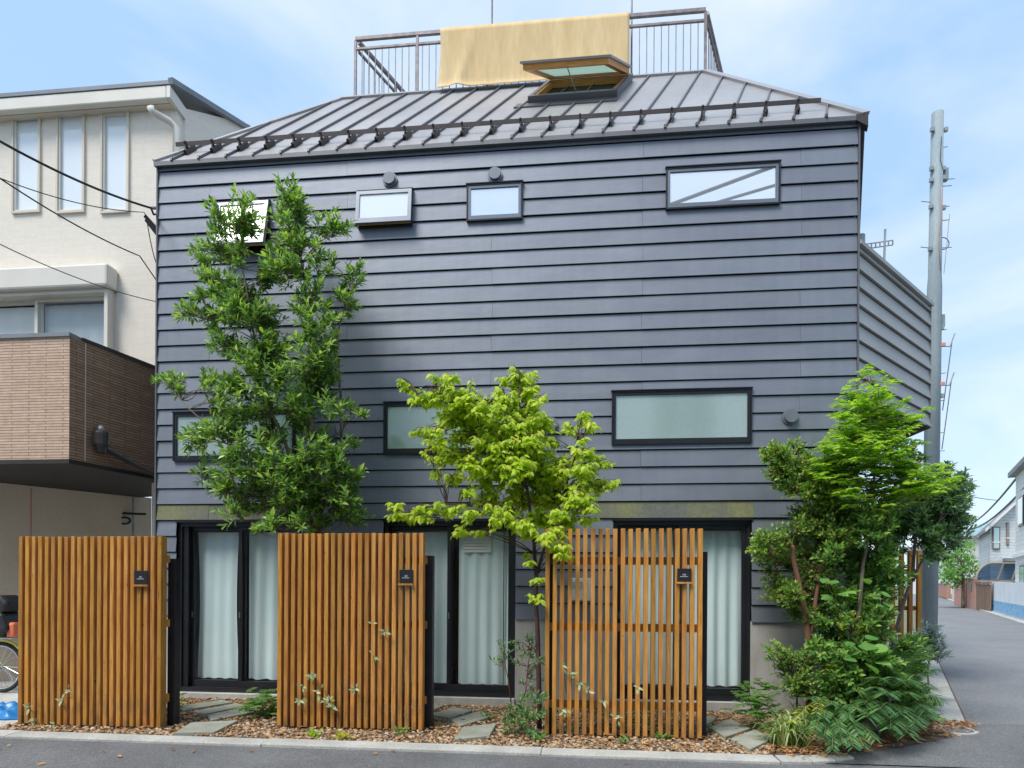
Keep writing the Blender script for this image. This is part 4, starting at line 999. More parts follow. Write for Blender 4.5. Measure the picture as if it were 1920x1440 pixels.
# recessed wall under the balcony
g0, g1 = G(-60, 899, zs_ - 0.03), G(284, 935, zs_ - 0.03)
dd = (g1 - g0); dd.z = 0; ddn = Vector((-dd.y, dd.x, 0)).normalized()
lw = MB().prism([(g0.x, g0.y, -0.02), (g1.x, g1.y, -0.02), (g1.x + ddn.x * 0.2, g1.y + ddn.y * 0.2, -0.02), (g0.x + ddn.x * 0.2, g0.y + ddn.y * 0.2, -0.02)], (0, 0, zs_)).build('carport_wall', 'carport_wall', nb)
jn = g0 + dd * 0.30 - ddn * 0.004
MB().bar((jn.x, jn.y, 0), (jn.x, jn.y, zs_ - 0.06), 0.012, 0.010, up=(0, 1, 0)).build('wall_joint', 'red_tape', nb)
# hose bracket below the balcony
hb = g0 + dd * 0.86 - ddn * 0.12
hr = thing('pipe_stand', 'dark ring and pale upright pipe by the wall under the brown balcony', 'pipe', (hb.x, hb.y, 0))
MB().tube([(hb.x, hb.y, 0), (hb.x, hb.y, zs_ - 0.04)], 0.018, 8).build('upright', 'steel_grey', hr)
MB().tube([(hb.x - 0.28, hb.y - 0.02, 2.42), (hb.x + 0.22, hb.y - 0.02, 2.40)], 0.018, 8).build('bar', 'soffit_dark', hr)
MB().tube([(hb.x - 0.12 + 0.09 * math.cos(t), hb.y - 0.03, 2.30 + 0.05 * math.sin(t)) for t in np.linspace(0, 6.28, 18)], 0.016, 6).build('ring', 'soffit_dark', hr)

# ---- service cables
def sag(p0, p1, s, n=18):
    p0, p1 = Vector(p0), Vector(p1)
    return [p0.lerp(p1, i / n) - Vector((0, 0, s * 4 * (i / n) * (1 - i / n))) for i in range(n + 1)]
at = Vector((XL - 0.06, 0.06, P(296, 396, 0).z))
def cable(name, label, pts, r, m_='cable_black', group='service cables on the left'):
    o = MB().tube(pts, r, 6).build(name, m_, None, smooth=True)
    return tag(o, label, 'cable', group)
cable('service_cable', 'thick black cable dropping to the upper left corner of the clad house', sag(D(-160, 168, 5.2), P(283, 390, -0.2), 0.10) + [P(288, 402, -0.1), at], 0.012)
cable('service_cable', 'thin black cable passing just below the narrow windows of the cream house', sag(D(-120, 280, 5.6), P(270, 398, -0.1), 0.12) + [Vector((XL - 0.05, 0.1, P(296, 440, 0).z))], 0.005)
cable('service_cable', 'long black cable sloping down across the cream wall to the siding', sag(D(-120, 250, 5.2), P(262, 480, -0.1), 0.08) + [Vector((XL - 0.05, 0.12, P(296, 530, 0).z))], 0.007)
cable('service_cable', 'lowest grey cable crossing the shutter box of the wide window', sag(D(-120, 395, 5.6), Vector((XL - 0.05, 0.1, P(296, 560, 0).z)), 0.10), 0.005, 'cable_grey')
ins = thing('cable_clamp', 'dark cable clamp with short rods at the upper left edge of the siding', 'clamp', tuple(at))
for q, (p, r_) in enumerate(((P(272, 405, -0.05), P(300, 436, 0.02)), (P(274, 412, -0.05), P(300, 446, 0.02)))):
    MB().tube([p, r_], 0.022, 8).build('sleeve', 'cable_black', ins)
MB().tube([P(283, 390, -0.05), P(300, 390, 0.05)], 0.018, 8).build('hook', 'steel_grey', ins)
MB().tube(sag(P(275, 410, -0.03), P(299, 505, 0.05), 0.10), 0.006, 6).build('loop', 'cable_black', ins)

# ---- bicycle behind the leftmost screen
def bicycle():
    wx, wy = P(2, 1258, 0.0).x, 0.0
    wz = 0.305
    t = thing('bicycle', 'yellow bicycle with black child seat parked at the left edge', 'bicycle', (wx, wy, 0))
    def wheel(x):
        w = part_empty('wheel', t)
        for nm, rr, th, m_ in (('tyre', 0.29, 0.022, 'rubber'), ('rim', 0.262, 0.011, 'chrome')):
            ptsw = [(x + rr * math.cos(a), wy, wz + rr * math.sin(a)) for a in np.linspace(0, 2 * math.pi, 49)]
            MB().tube(ptsw, th, 8, cap=False).build(nm, m_, w, smooth=True)
        sp = MB()
        for k in range(20):
            a = 2 * math.pi * k / 20
            sp.tube([(x + 0.02 * math.cos(a + 0.8), wy + (0.02 if k % 2 else -0.02), wz + 0.02 * math.sin(a + 0.8)), (x + 0.26 * math.cos(a), wy, wz + 0.26 * math.sin(a))], 0.0022, 4)
        sp.build('spokes', 'chrome', w)
        MB().tube([(x, wy - 0.05, wz), (x, wy + 0.05, wz)], 0.022, 10).build('hub', 'chrome', w)
    wheel(wx); wheel(wx - 1.08)
    X = lambda a, z, y=0: (wx + a, wy + y, z)
    MB().tube([X(-0.40, 0.28), X(-0.46, 0.74)], 0.017, 10).build('seat_tube', 'bicycle_yellow', t)
    MB().tube([X(-0.40, 0.28), X(-0.62, 0.36), X(-0.88, 0.62), X(-0.95, 0.80)], 0.021, 10).build('down_tube', 'bicycle_yellow', t, smooth=True)
    for s_ in (-1, 1):
        MB().tube([X(-0.40, 0.28, 0.04 * s_), X(0, wz, 0.055 * s_)], 0.010, 8).build('chain_stay', 'bicycle_yellow', t)
        MB().tube([X(0, wz, 0.055 * s_), X(-0.20, 0.46, 0.05 * s_), X(-0.45, 0.58, 0.03 * s_)], 0.010, 8).build('seat_stay', 'bicycle_yellow', t)
        MB().tube([X(-0.93, 0.60, 0.05 * s_), X(-1.08, wz, 0.055 * s_)], 0.012, 8).build('fork_blade', 'chrome', t)
        MB().tube([X(0.0, wz, 0.06 * s_), X(0.10, 0.02, 0.12 * s_)], 0.008, 8).build('stand_leg', 'chrome', t)
        MB().tube([X(-0.97, 0.98, 0), X(-0.95, 1.02, 0.12 * s_), X(-0.78, 1.02, 0.26 * s_)], 0.011, 8).build('handlebar', 'chrome', t, smooth=True)
    MB().tube([X(-0.93, 0.60), X(-0.97, 0.98)], 0.016, 10).build('stem', 'chrome', t)
    gp = [X(0.335 * math.cos(a), wz + 0.335 * math.sin(a)) for a in np.linspace(-0.1, 2.7, 24)]
    MB().tube(gp, 0.018, 6).build('mudguard', 'bicycle_yellow', t, smooth=True)
    MB().box(wx - 0.62, wx - 0.36, wy - 0.08, wy + 0.08, 0.80, 0.86).build('saddle', 'seat_black', t, bevel=0.03)
    MB().box(wx - 0.28, wx + 0.20, wy - 0.06, wy + 0.06, 0.655, 0.672).build('carrier', 'chrome', t)
    cs = part_empty('child_seat', t)
    MB().prism([X(-0.22, 0.68, -0.15), X(0.10, 0.68, -0.15), X(0.22, 0.78, -0.15), X(0.14, 0.98, -0.15), X(0.02, 0.99, -0.15), X(0.04, 0.84, -0.15), X(-0.20, 0.80, -0.15)], (0, 0.30, 0)).build('shell', 'seat_black', cs, bevel=0.04)
    MB().prism([X(0.03, 1.0, -0.14), X(0.18, 0.98, -0.14), X(0.22, 1.10, -0.14), X(0.10, 1.20, -0.14), X(0.00, 1.16, -0.14)], (0, 0.28, 0)).build('headrest', 'seat_black', cs, bevel=0.04)
    MB().box(wx + 0.15, wx + 0.26, wy - 0.10, wy + 0.10, 0.68, 0.86).build('cushion', 'seat_orange', cs, bevel=0.03)
bicycle()
# blue tarpaulin heap
tb = G(5, 1340); m = MB(); nx, ny = 26, 18
for iy in range(ny + 1):
    for ix in range(nx + 1):
        u, v = ix / nx * 2 - 1, iy / ny * 2 - 1
        h_ = max(0, 1 - (u * u + v * v)) ** 0.6 * 0.09
        h_ *= 1 + 0.5 * math.sin(u * 9 + v * 4) * math.cos(v * 7 - u * 3)
        m.v.append(Vector((tb.x + u * 0.34 + 0.03 * math.sin(v * 6), tb.y + 0.02 + v * 0.22 + 0.02 * math.sin(u * 8), 0.002 + h_)))
for iy in range(ny):
    for ix in range(nx):
        a = iy * (nx + 1) + ix; m.f.append((a, a + 1, a + nx + 2, a + nx + 1))
tag(m.build('tarpaulin', 'tarp_blue', None, smooth=True), 'crumpled bright blue tarpaulin on the driveway at the left edge', 'tarpaulin')

# =================================================================== UTILITY POLE
pb, ptp = D(1741, 1205, 14.0), D(1758, 200, 14.0)
pole = thing('utility_pole', 'tall grey concrete utility pole beside the side street', 'utility pole', (pb.x, pb.y, 0))
pb.z = -0.05
ax = (ptp - pb).normalized()
def PA(z): return pb + ax * (z + 0.05)
PT = 11.85
mz = 8.05
lathe(MB(), pb, ax, [(0, 0.165), (mz - 0.12, 0.142), (mz + 0.12, 0.128), (PT - 0.1, 0.118)], 28).build('shaft', 'pole_concrete', pole, smooth=True)
lathe(MB(), PA(PT - 0.35), ax, [(0, 0.119), (0.0, 0.124), (0.34, 0.124), (0.38, 0.10), (0.385, 0.0)], 28).build('cap', 'pole_concrete', pole)
def rz(z): return 0.165 - 0.0041 * z if z > mz else 0.165 - 0.0028 * z
side = _rt
for z in (1.0, 4.9, 5.55, 5.95, 6.3, 6.62, 7.0, 7.15, 7.4, 8.35, 8.7, 9.2, 9.75, 10.25, 10.4, 11.35):
    lathe(MB(), PA(z), ax, [(-0.008, rz(z)), (-0.008, rz(z) + 0.006), (0.008, rz(z) + 0.006), (0.008, rz(z))], 28).build('band', 'steel_grey', pole)
for z, s_, L_ in ((4.3, 1, 0.16), (4.7, 1, 0.14), (5.4, 1, 0.14), (6.0, 1, 0.16), (6.95, 1, 0.16), (8.75, -1, 0.20), (8.75, 1, 0.24), (9.75, -1, 0.2), (9.65, 1, 0.18), (9.35, 1, 0.18), (10.1, 1, 0.22), (10.25, 1, 0.28), (10.95, 1, 0.12)):
    MB().tube([PA(z) + side * s_ * 0.11, PA(z) + side * s_ * (0.12 + L_) + Vector((0, 0, 0.02))], 0.009, 6).build('step_bolt', 'steel_grey', pole)
for z, s_ in ((10.45, -1), (10.2, -1), (9.62, -1), (8.7, -1), (11.3, -1), (11.3, 1), (10.45, 0.75), (10.25, 0.75), (9.6, 0.9), (6.98, 0.9), (5.5, 1)):
    c = PA(z) + side * s_ * 0.15 - _fw * 0.06
    MB().box(c.x - 0.035, c.x + 0.035, c.y - 0.035, c.y + 0.035, c.z - 0.045, c.z + 0.045).build('clamp', 'steel_grey', pole, bevel=0.006)
for z, s_ in ((10.35, 1.3), (7.15, 1.15)):
    c = PA(z) + side * 0.15 * s_
    MB().box(c.x - 0.045, c.x + 0.045, c.y - 0.06, c.y + 0.06, c.z - 0.14, c.z + 0.14).build('terminal_box', 'pole_concrete', pole, bevel=0.02)
MB().tube([PA(10.0) + side * 0.02 - _fw * 0.135, PA(9.5) + side * 0.05 - _fw * 0.13, PA(8.9) - side * 0.02 - _fw * 0.135, PA(8.2) + side * 0.03 - _fw * 0.14], 0.008, 6).build('riser_wire', 'red_tape', pole, smooth=True)
MB().tube([PA(11.1) + side * 0.01 - _fw * 0.13, PA(10.6) - side * 0.01 - _fw * 0.13, PA(10.4) + side * 0.06 - _fw * 0.12], 0.006, 6).build('riser_wire', 'cable_black', pole, smooth=True)
c = PA(8.85) + side * 0.17
MB().tube([c + side * 0.13 * math.cos(t) + Vector((0, 0, 0.13 * math.sin(t))) for t in np.linspace(0, 6.28, 24)], 0.010, 6).build('cable_coil', 'cable_grey', pole, smooth=True)
MB().tube([PA(9.5) + side * 0.30, PA(8.9) + side * 0.26, PA(8.2) + side * 0.2], 0.007, 6).build('guy_wire', 'steel_grey', pole)
for z in (6.6, 5.75):
    MB().tube([PA(z) + side * 0.12, PA(z) + side * 0.36, PA(z + 0.28) + side * 0.46], 0.014, 8).build('arm', 'steel_grey', pole)
    MB().tube([PA(z + 0.10) + side * 0.40, PA(z - 0.5) + side * 0.33, PA(z - 1.4) + side * 0.22], 0.010, 6).build('drop_wire', 'cable_grey', pole)
    cc = PA(z) + side * 0.13 - _fw * 0.1
    MB().box(cc.x - 0.05, cc.x + 0.05, cc.y - 0.03, cc.y + 0.03, cc.z - 0.035, cc.z + 0.035).build('red_tag', 'red_tape', pole)

# =================================================================== HOUSES DOWN THE SIDE STREET
def skew(o_pt, ex_, ey_, w, d, z0, z1):
    p = Vector(o_pt)
    return MB().prism([p + Vector((0, 0, z0)), p + ex_ * w + Vector((0, 0, z0)), p + ex_ * w + ey_ * d + Vector((0, 0, z0)), p + ey_ * d + Vector((0, 0, z0))], (0, 0, z1 - z0))
FW = STW + 0.30
gw = thing('garden_wall', 'white street wall with peeling blue base along the side street', 'wall', tuple(ST(20, FW)))
skew(ST(8, FW + 0.01), SD, SN, 25.4, 0.18, 0.62, 1.50).build('upper_wall', 'white_wall', gw)
skew(ST(8, FW), SD, SN, 25.4, 0.20, 0.10, 0.618).build('blue_base', 'blue_paint', gw)
skew(ST(8, FW - 0.05), SD, SN, 25.4, 0.25, -0.05, 0.098).build('footing', 'kerb_concrete', gw)
# near white house
nh = thing('white_house', 'white house rising behind the blue-based wall at the right edge', 'house', tuple(ST(22, FW + 0.6)))
c0 = D(1904, 1000, 27.5); c0.z = 0; c0 = c0 - SD * 8
skew(c0, SN, SD, 9, 8, 0, 6.05).build('wall', 'white_boards_side', nh)
skew(c0 - SN * 0.25 - SD * 0.45, SN, SD, 9.6, 8.7, 6.051, 6.25).build('roof', 'slate_roof', nh)
skew(c0 - SN * 0.12, SD, SN, 8, 0.119, 2.55, 2.70).build('string_course', 'white_paint', nh)
for a, z0, z1 in ((5.6, 3.8, 5.0), (2.6, 3.8, 5.2), (5.2, 1.0, 2.2)):
    w = skew(c0 + SD * a - SN * 0.05, SD, SN, 1.3, 0.08, z0, z1).build('window', 'dark_frame', nh)
    skew(c0 + SD * (a + 0.08) - SN * 0.07, SD, SN, 1.14, 0.015, z0 + 0.08, z1 - 0.08).build('pane', 'frosted_aqua', w)
# gabled house
gh = thing('gabled_house', 'pale gabled house with brown sash window beyond the arched canopy', 'house', tuple(ST(38, FW + 1)))
T_ = 39.0
def Dz(px, py): return D(px, py, T_)
gl, gr_ = Dz(1857, 1000), Dz(1857 + 56, 1000)
ap = Dz(1877, 932); er = Dz(1912, 955)
base = Vector((gl.x, gl.y, 0)); wv = (gr_ - gl); wv.z = 0; wlen = wv.length; wv.normalize()
hl = Dz(1857, 985).z
prof = [base, base + wv * wlen, base + wv * wlen + Vector((0, 0, er.z)), base + wv * ((ap - gl).length * 0.95) + Vector((0, 0, ap.z)), base + Vector((0, 0, hl))]
MB().prism(prof, SD * 7).build('wall', 'white_boards', gh)
pk = base + wv * ((ap - gl).length * 0.95) + Vector((0, 0, ap.z + 0.16))
lo = base - wv * 0.35 + Vector((0, 0, hl - 0.45)); ro = base + wv * (wlen + 0.3) + Vector((0, 0, er.z - 0.1))
MB().prism([lo - SD * 0.45, pk - SD * 0.45, pk - SD * 0.45 + Vector((0, 0, 0.2)), lo - SD * 0.45 + Vector((0, 0, 0.2))], SD * 7.8).build('roof', 'slate_roof', gh)
MB().prism([pk - SD * 0.45, ro - SD * 0.45, ro - SD * 0.45 + Vector((0, 0, 0.2)), pk - SD * 0.45 + Vector((0, 0, 0.2))], SD * 7.8).build('roof', 'slate_roof', gh)
MB().prism([lo - SD * 0.5, pk - SD * 0.5, pk - SD * 0.5 + Vector((0, 0, 0.22)), lo - SD * 0.5 + Vector((0, 0, 0.22))], SD * 0.05).build('bargeboard', 'white_paint', gh)
for a0, a1, b0, b1 in ((1861, 1875, 988, 1030), (1887, 1892, 980, 1022)):
    p0, p1 = Dz(a0, b1), Dz(a1, b0)
    o = Vector((p0.x, p0.y, 0)) - SD * 0.10
    w_ = (Vector((p1.x, p1.y, 0)) - Vector((p0.x, p0.y, 0))).length
    w = skew(o, wv, SD, w_, 0.2, p0.z, p1.z).build('window', 'gate_wood', gh)
    skew(o + wv * 0.06 - SD * 0.02, wv, SD, w_ - 0.12, 0.02, p0.z + 0.06, p1.z - 0.06).build('pane', 'frosted_aqua', w)
    skew(o - SD * 0.05, wv, SD, w_, 0.05, (p0.z + p1.z) / 2 - 0.3, (p0.z + p1.z) / 2 - 0.22).build('guard_bar', 'white_paint', w)
p0, p1 = Dz(1880, 1053), Dz(1903, 1046)
skew(Vector((p0.x, p0.y, 0)) - SD * 0.9, wv, SD, 1.2, 1.0, p0.z, p0.z + 0.18).build('porch_roof', 'slate_roof', gh)
# teal-roofed house farther on
th_ = thing('teal_roof_house', 'far cream house with low teal hipped roof at the end of the street', 'house', tuple(D(1825, 1090, 54)))
T2 = 54.0
b0 = D(1797, 1040, T2); b1 = D(1860, 1040, T2); b0.z = b1.z = 0
ww = (b1 - b0); wl_ = ww.length; ww.normalize()
ze = D(1820, 1004, T2).z; zr2 = D(1840, 972, T2).z
skew(b0, ww, SD, wl_ + 3, 8, 0, ze).build('wall', 'far_wall', th_)
q = [b0 - ww * 0.4 - SD * 0.4, b0 + ww * (wl_ + 3.4) - SD * 0.4, b0 + ww * (wl_ + 3.4) + SD * 8.4, b0 - ww * 0.4 + SD * 8.4]
m = MB(); m.add([p + Vector((0, 0, ze)) for p in q] + [b0 + ww * 2.6 + SD * 4 + Vector((0, 0, zr2)), b0 + ww * (wl_ + 1) + SD * 4 + Vector((0, 0, zr2))], [(0, 1, 5, 4), (1, 2, 5), (2, 3, 4, 5), (3, 0, 4), (3, 2, 1, 0)])
m.build('roof', 'teal_roof', th_)
skew(b0 - ww * 0.42 - SD * 0.45, ww, SD, wl_ + 3.9, 0.1, ze - 0.18, ze - 0.01).build('fascia', 'cream_trim', th_)
skew(b0 + ww * 1.4 - SD * 0.06, ww, SD, 0.12, 0.06, 0, ze - 0.2).build('downpipe', 'cream_trim', th_)
# arched canopy
T3 = 36.0
ca = thing('arched_canopy', 'arched bronze-framed canopy of dark plastic sheet over the street gate', 'canopy', tuple(D(1850, 1120, T3)))
pL, pR = D(1830, 1088, T3), D(1905, 1088, T3)
wv3 = (pR - pL); wl3 = Vector((wv3.x, wv3.y, 0)).length; wv3 = Vector((wv3.x, wv3.y, 0)).normalized()
zc0, zc1 = pL.z, D(1850, 1056, T3).z
def arc_pts(o):
    return [o + SD * (1.7 - 1.7 * math.cos(a)) * 1.0 + wv3 * (0.9 - 0.9 * math.cos(a)) + Vector((0, 0, zc0 + (zc1 - zc0) * math.sin(a))) for a in np.linspace(0, math.pi / 2, 9)]
o_ = Vector((pL.x, pL.y, 0))
A_ = arc_pts(o_); B_ = [p + wv3 * wl3 for p in A_]
m = MB()
m.add(A_ + B_, [(i, i + 1, 9 + i + 1, 9 + i) for i in range(8)]); m.build('sheet', 'smoked_poly', ca, smooth=True)
# the sheet also closes the front face of the vault
F_ = [o_ + wv3 * (0.9 - 0.9 * math.cos(a)) - SD * 0.02 + Vector((0, 0, zc0 + (zc1 - zc0) * math.sin(a))) for a in np.linspace(0, math.pi / 2, 9)]
F2 = F_ + [F_[-1] + wv3 * (wl3 - 0.9), F_[0] + wv3 * wl3]
MB().add(F2, [tuple(range(len(F2)))]).build('end_sheet', 'smoked_poly', ca)
MB().tube(F_ + [F_[-1] + wv3 * (wl3 - 0.9)], 0.06, 6).build('rib', 'canopy_frame', ca)
MB().bar(F_[0] + Vector((0, 0, -0.02)), F_[0] + wv3 * wl3 + Vector((0, 0, -0.02)), 0.08, 0.10).build('beam', 'canopy_frame', ca)
for s_ in (1.18, 2.0):
    MB().bar(F_[0] + wv3 * s_ - SD * 0.05, F_[-1] + wv3 * (s_ - 0.55) - SD * 0.05, 0.06, 0.06).build('rib', 'canopy_frame', ca)
for s_ in (0.05, wl3 - 0.1):
    MB().bar(o_ + wv3 * s_, o_ + wv3 * s_ + Vector((0, 0, zc0)), 0.1, 0.1, up=(0, 1, 0)).build('post', 'canopy_frame', ca)
gt = thing('slatted_gate', 'weathered brown slatted gate under the arched canopy', 'gate', tuple(G(1843, 1146)))
g0_, g1_ = G(1829, 1143), G(1857, 1149)
gd = g1_ - g0_; gd.z = 0
for q in range(12):
    p = g0_ + gd * (q / 12); e_ = g0_ + gd * ((q + 0.86) / 12)
    MB().prism([p, e_, e_ + SN * 0.04, p + SN * 0.04], (0, 0, 1.45 - 0.02 * (q % 3))).build('board', 'gate_wood', gt)
MB().bar(g0_ + Vector((0, 0, 1.50)), g1_ + Vector((0, 0, 1.50)), 0.10, 0.08).build('top_rail', 'gate_wood', gt)
# brick walls
b0_, b1_ = G(1789, 1134), G(1828, 1142.5)
bd = b1_ - b0_; bd.z = 0
bw_ = thing('brick_wall', 'red brick wall with dark gate beyond the slatted gate', 'wall', tuple(b0_.lerp(b1_, 0.5)))
for t0, t1 in ((0.0, 0.52), (0.68, 1.0)):
    p, e_ = b0_ + bd * t0, b0_ + bd * t1
    MB().prism([p, e_, e_ + SN * 0.25, p + SN * 0.25], (0, 0, 1.75)).build('wall_panel', 'red_brick', bw_)
    MB().prism([p - SN * 0.03 + Vector((0, 0, 1.751)), e_ - SN * 0.03 + Vector((0, 0, 1.751)), e_ + SN * 0.28 + Vector((0, 0, 1.751)), p + SN * 0.28 + Vector((0, 0, 1.751))], (0, 0, 0.08)).build('coping', 'kerb_concrete', bw_)
    p, e_ = b0_ + bd * (t0 + 0.10), b0_ + bd * (t0 + 0.2)
    MB().prism([p - SN * 0.01 + Vector((0, 0, 1.0)), e_ - SN * 0.01 + Vector((0, 0, 1.0)), e_ + Vector((0, 0, 1.0)), p + Vector((0, 0, 1.0))], (0, 0, 0.6)).build('grille', 'dark_frame', bw_)
p, e_ = b0_ + bd * 0.53 + SN * 0.1, b0_ + bd * 0.67 + SN * 0.1
MB().prism([p, e_, e_ + SN * 0.06, p + SN * 0.06], (0, 0, 1.7)).build('gate_leaf', 'dark_frame', bw_)
c0_, c1_ = G(1757, 1117.5), G(1776, 1123)
fb = thing('brick_wall', 'small far stretch of red brick wall where the side street ends', 'wall', tuple(c0_.lerp(c1_, 0.5)))
cd_ = c1_ - c0_; cd_.z = 0
MB().prism([c0_, c1_, c1_ + SN * 0.3, c0_ + SN * 0.3], (0, 0, 1.5)).build('wall_panel', 'red_brick', fb)
MB().prism([c0_ - SN * 0.04 + Vector((0, 0, 1.501)), c1_ - SN * 0.04 + Vector((0, 0, 1.501)), c1_ + SN * 0.34 + Vector((0, 0, 1.501)), c0_ + SN * 0.34 + Vector((0, 0, 1.501))], (0, 0, 0.1)).build('coping', 'kerb_concrete', fb)
# far white building closing the street
fa = thing('far_building', 'pale far building closing the view at the end of the side street', 'building', tuple(D(1765, 1100, 95)))
f0, f1 = D(1700, 1090, 95), D(1806, 1090, 95); f0.z = f1.z = 0
fv = (f1 - f0); fl_ = fv.length; fv.normalize()
skew(f0, fv, SD, fl_, 8, 0, D(1760, 1032, 95).z).build('wall', 'far_wall', fa)
skew(f0 - fv * 0.3 - SD * 0.3, fv, SD, fl_ + 0.6, 8.6, D(1760, 1032, 95).z + 0.001, D(1760, 1026, 95).z).build('roof', 'slate_roof', fa)
for q in range(5):
    o = f0 + fv * (4.9 + q * 0.9) - SD * 0.06
    w = skew(o, fv, SD, 0.5, 0.08, 0.8 if q % 2 else 3.0, 1.9 if q % 2 else 4.2).build('window', 'dark_frame', fa)
    skew(o + fv * 0.05 - SD * 0.02, fv, SD, 0.4, 0.02, 0.9 if q % 2 else 3.1, 1.8 if q % 2 else 4.1).build('pane', 'frosted_aqua', w)
# wires over the side street
for lab, p0, p1, s_, r_ in (
        ('upper wire bundle sagging down from the white house on the right', D(1935, 858, 24), D(1812, 985, 60), 0.5, 0.05),
        ('lower wire bundle sagging along the side street on the right', D(1935, 900, 24), D(1808, 992, 60), 0.6, 0.05),
        ('thin wire running from the dark bush to the gabled house', D(1815, 929, 38), D(1872, 938, 39), 0.05, 0.02)):
    cable('street_wire', lab, sag(p0, p1, s_), r_, 'cable_grey', 'wires over the side street')
# house across the road, behind the viewer (mirrored in the wide windows)
op = thing('opposite_house', 'pale boarded house across the road mirrored in the wide window', 'house', (1, -12, 0))
MB().box(-1.2, 9, -17, -9.6, 0, 8.4).build('wall', 'white_boards', op)
MB().box(-1.5, 9.4, -17.4, -9.2, 8.401, 8.6).build('roof', 'slate_roof', op)
for a, b, c, d in ((2.55, 4.25, 4.7, 6.5), (6.0, 7.8, 4.7, 6.2), (2.6, 4.2, 0.9, 2.8), (-0.6, 0.8, 4.9, 6.2)):
    w = MB().box(a, b, -9.64, -9.56, c, d).build('window', 'white_paint', op)
    for a0, a1 in ((a + 0.09, (a + b) / 2 - 0.05), ((a + b) / 2 + 0.05, b - 0.09)):
        MB().box(a0, a1, -9.56, -9.54, c + 0.10, d - 0.10).build('pane', 'opposite_dark', w)
op2 = thing('opposite_house', 'grey house across the road behind the viewer facing the evergreen tree', 'house', (-6, -12, 0))
MB().box(-12, -2.2, -17, -10.2, 0, 7.6).build('wall', 'opposite_wall', op2)
MB().box(-12.4, -2.0, -17.4, -9.8, 7.601, 7.8).build('roof', 'slate_roof', op2)
for a, b, c, d in ((-9, -7, 3.4, 5.0), (-5.4, -3.4, 3.4, 5.0)):
    w = MB().box(a, b, -10.24, -10.16, c, d).build('window', 'dark_frame', op2)
    MB().box(a + 0.1, b - 0.1, -10.16, -10.14, c + 0.1, d - 0.1).build('pane', 'opposite_dark', w)

# =================================================================== PLANTS
LEAF = {   # x along the leaf 0..1, y across -0.5..0.5, z fold / curl
    'oval': ([(0, 0, 0), (0.32, 0.42, 0.07), (0.32, 0, 0), (0.32, -0.42, 0.07), (0.70, 0.36, 0.04), (0.70, 0, -0.03), (0.70, -0.36, 0.04), (1, 0, -0.10)],
             [(0, 2, 1), (0, 3, 2), (2, 5, 4, 1), (3, 6, 5, 2), (5, 7, 4), (6, 7, 5)]),
    'droop': ([(0, 0, 0), (0.28, 0.46, 0.06), (0.28, 0, 0.03), (0.28, -0.46, 0.06), (0.66, 0.38, -0.03), (0.66, 0, -0.06), (0.66, -0.38, -0.03), (1, 0, -0.22)],
              [(0, 2, 1), (0, 3, 2), (2, 5, 4, 1), (3, 6, 5, 2), (5, 7, 4), (6, 7, 5)]),
    'lance': ([(0, 0, 0), (0.35, 0.5, 0.05), (0.35, -0.5, 0.05), (0.75, 0.3, -0.02), (0.75, -0.3, -0.02), (1, 0, -0.08)],
              [(0, 2, 1), (1, 2, 4, 3), (3, 4, 5)]),
    'small': ([(0, 0, 0), (0.5, 0.5, 0.05), (0.5, -0.5, 0.05), (1, 0, 0)], [(0, 2, 1), (1, 2, 3)]),
}
def norm(a): return a / np.maximum(np.linalg.norm(a, axis=1, keepdims=True), 1e-9)
def leaf_mesh(name, pos, dr, up, ln, wd, kind):
    tv, tf = LEAF[kind]; tv = np.array(tv, float)
    x = norm(dr); y = norm(np.cross(up, x)); z = np.cross(x, y)
    N, K = len(pos), len(tv)
    V = pos[:, None, :] + x[:, None, :] * (tv[None, :, 0:1] * ln[:, None, None]) + y[:, None, :] * (tv[None, :, 1:2] * wd[:, None, None]) + z[:, None, :] * (tv[None, :, 2:3] * ln[:, None, None])
    V = V.reshape(-1, 3)
    sizes = np.array([len(f) for f in tf]); flat = np.concatenate([np.array(f) for f in tf])
    li = (flat[None, :] + (np.arange(N) * K)[:, None]).ravel()
    tot = np.tile(sizes, N); st = np.concatenate([[0], np.cumsum(tot)[:-1]])
    me = bpy.data.meshes.new(name)
    me.vertices.add(len(V)); me.vertices.foreach_set('co', V.astype(np.float32).ravel())
    me.loops.add(len(li)); me.loops.foreach_set('vertex_index', li.astype(np.int32))
    me.polygons.add(len(tot)); me.polygons.foreach_set('loop_start', st.astype(np.int32)); me.polygons.foreach_set('loop_total', tot.astype(np.int32))
    me.update(calc_edges=True)
    return me
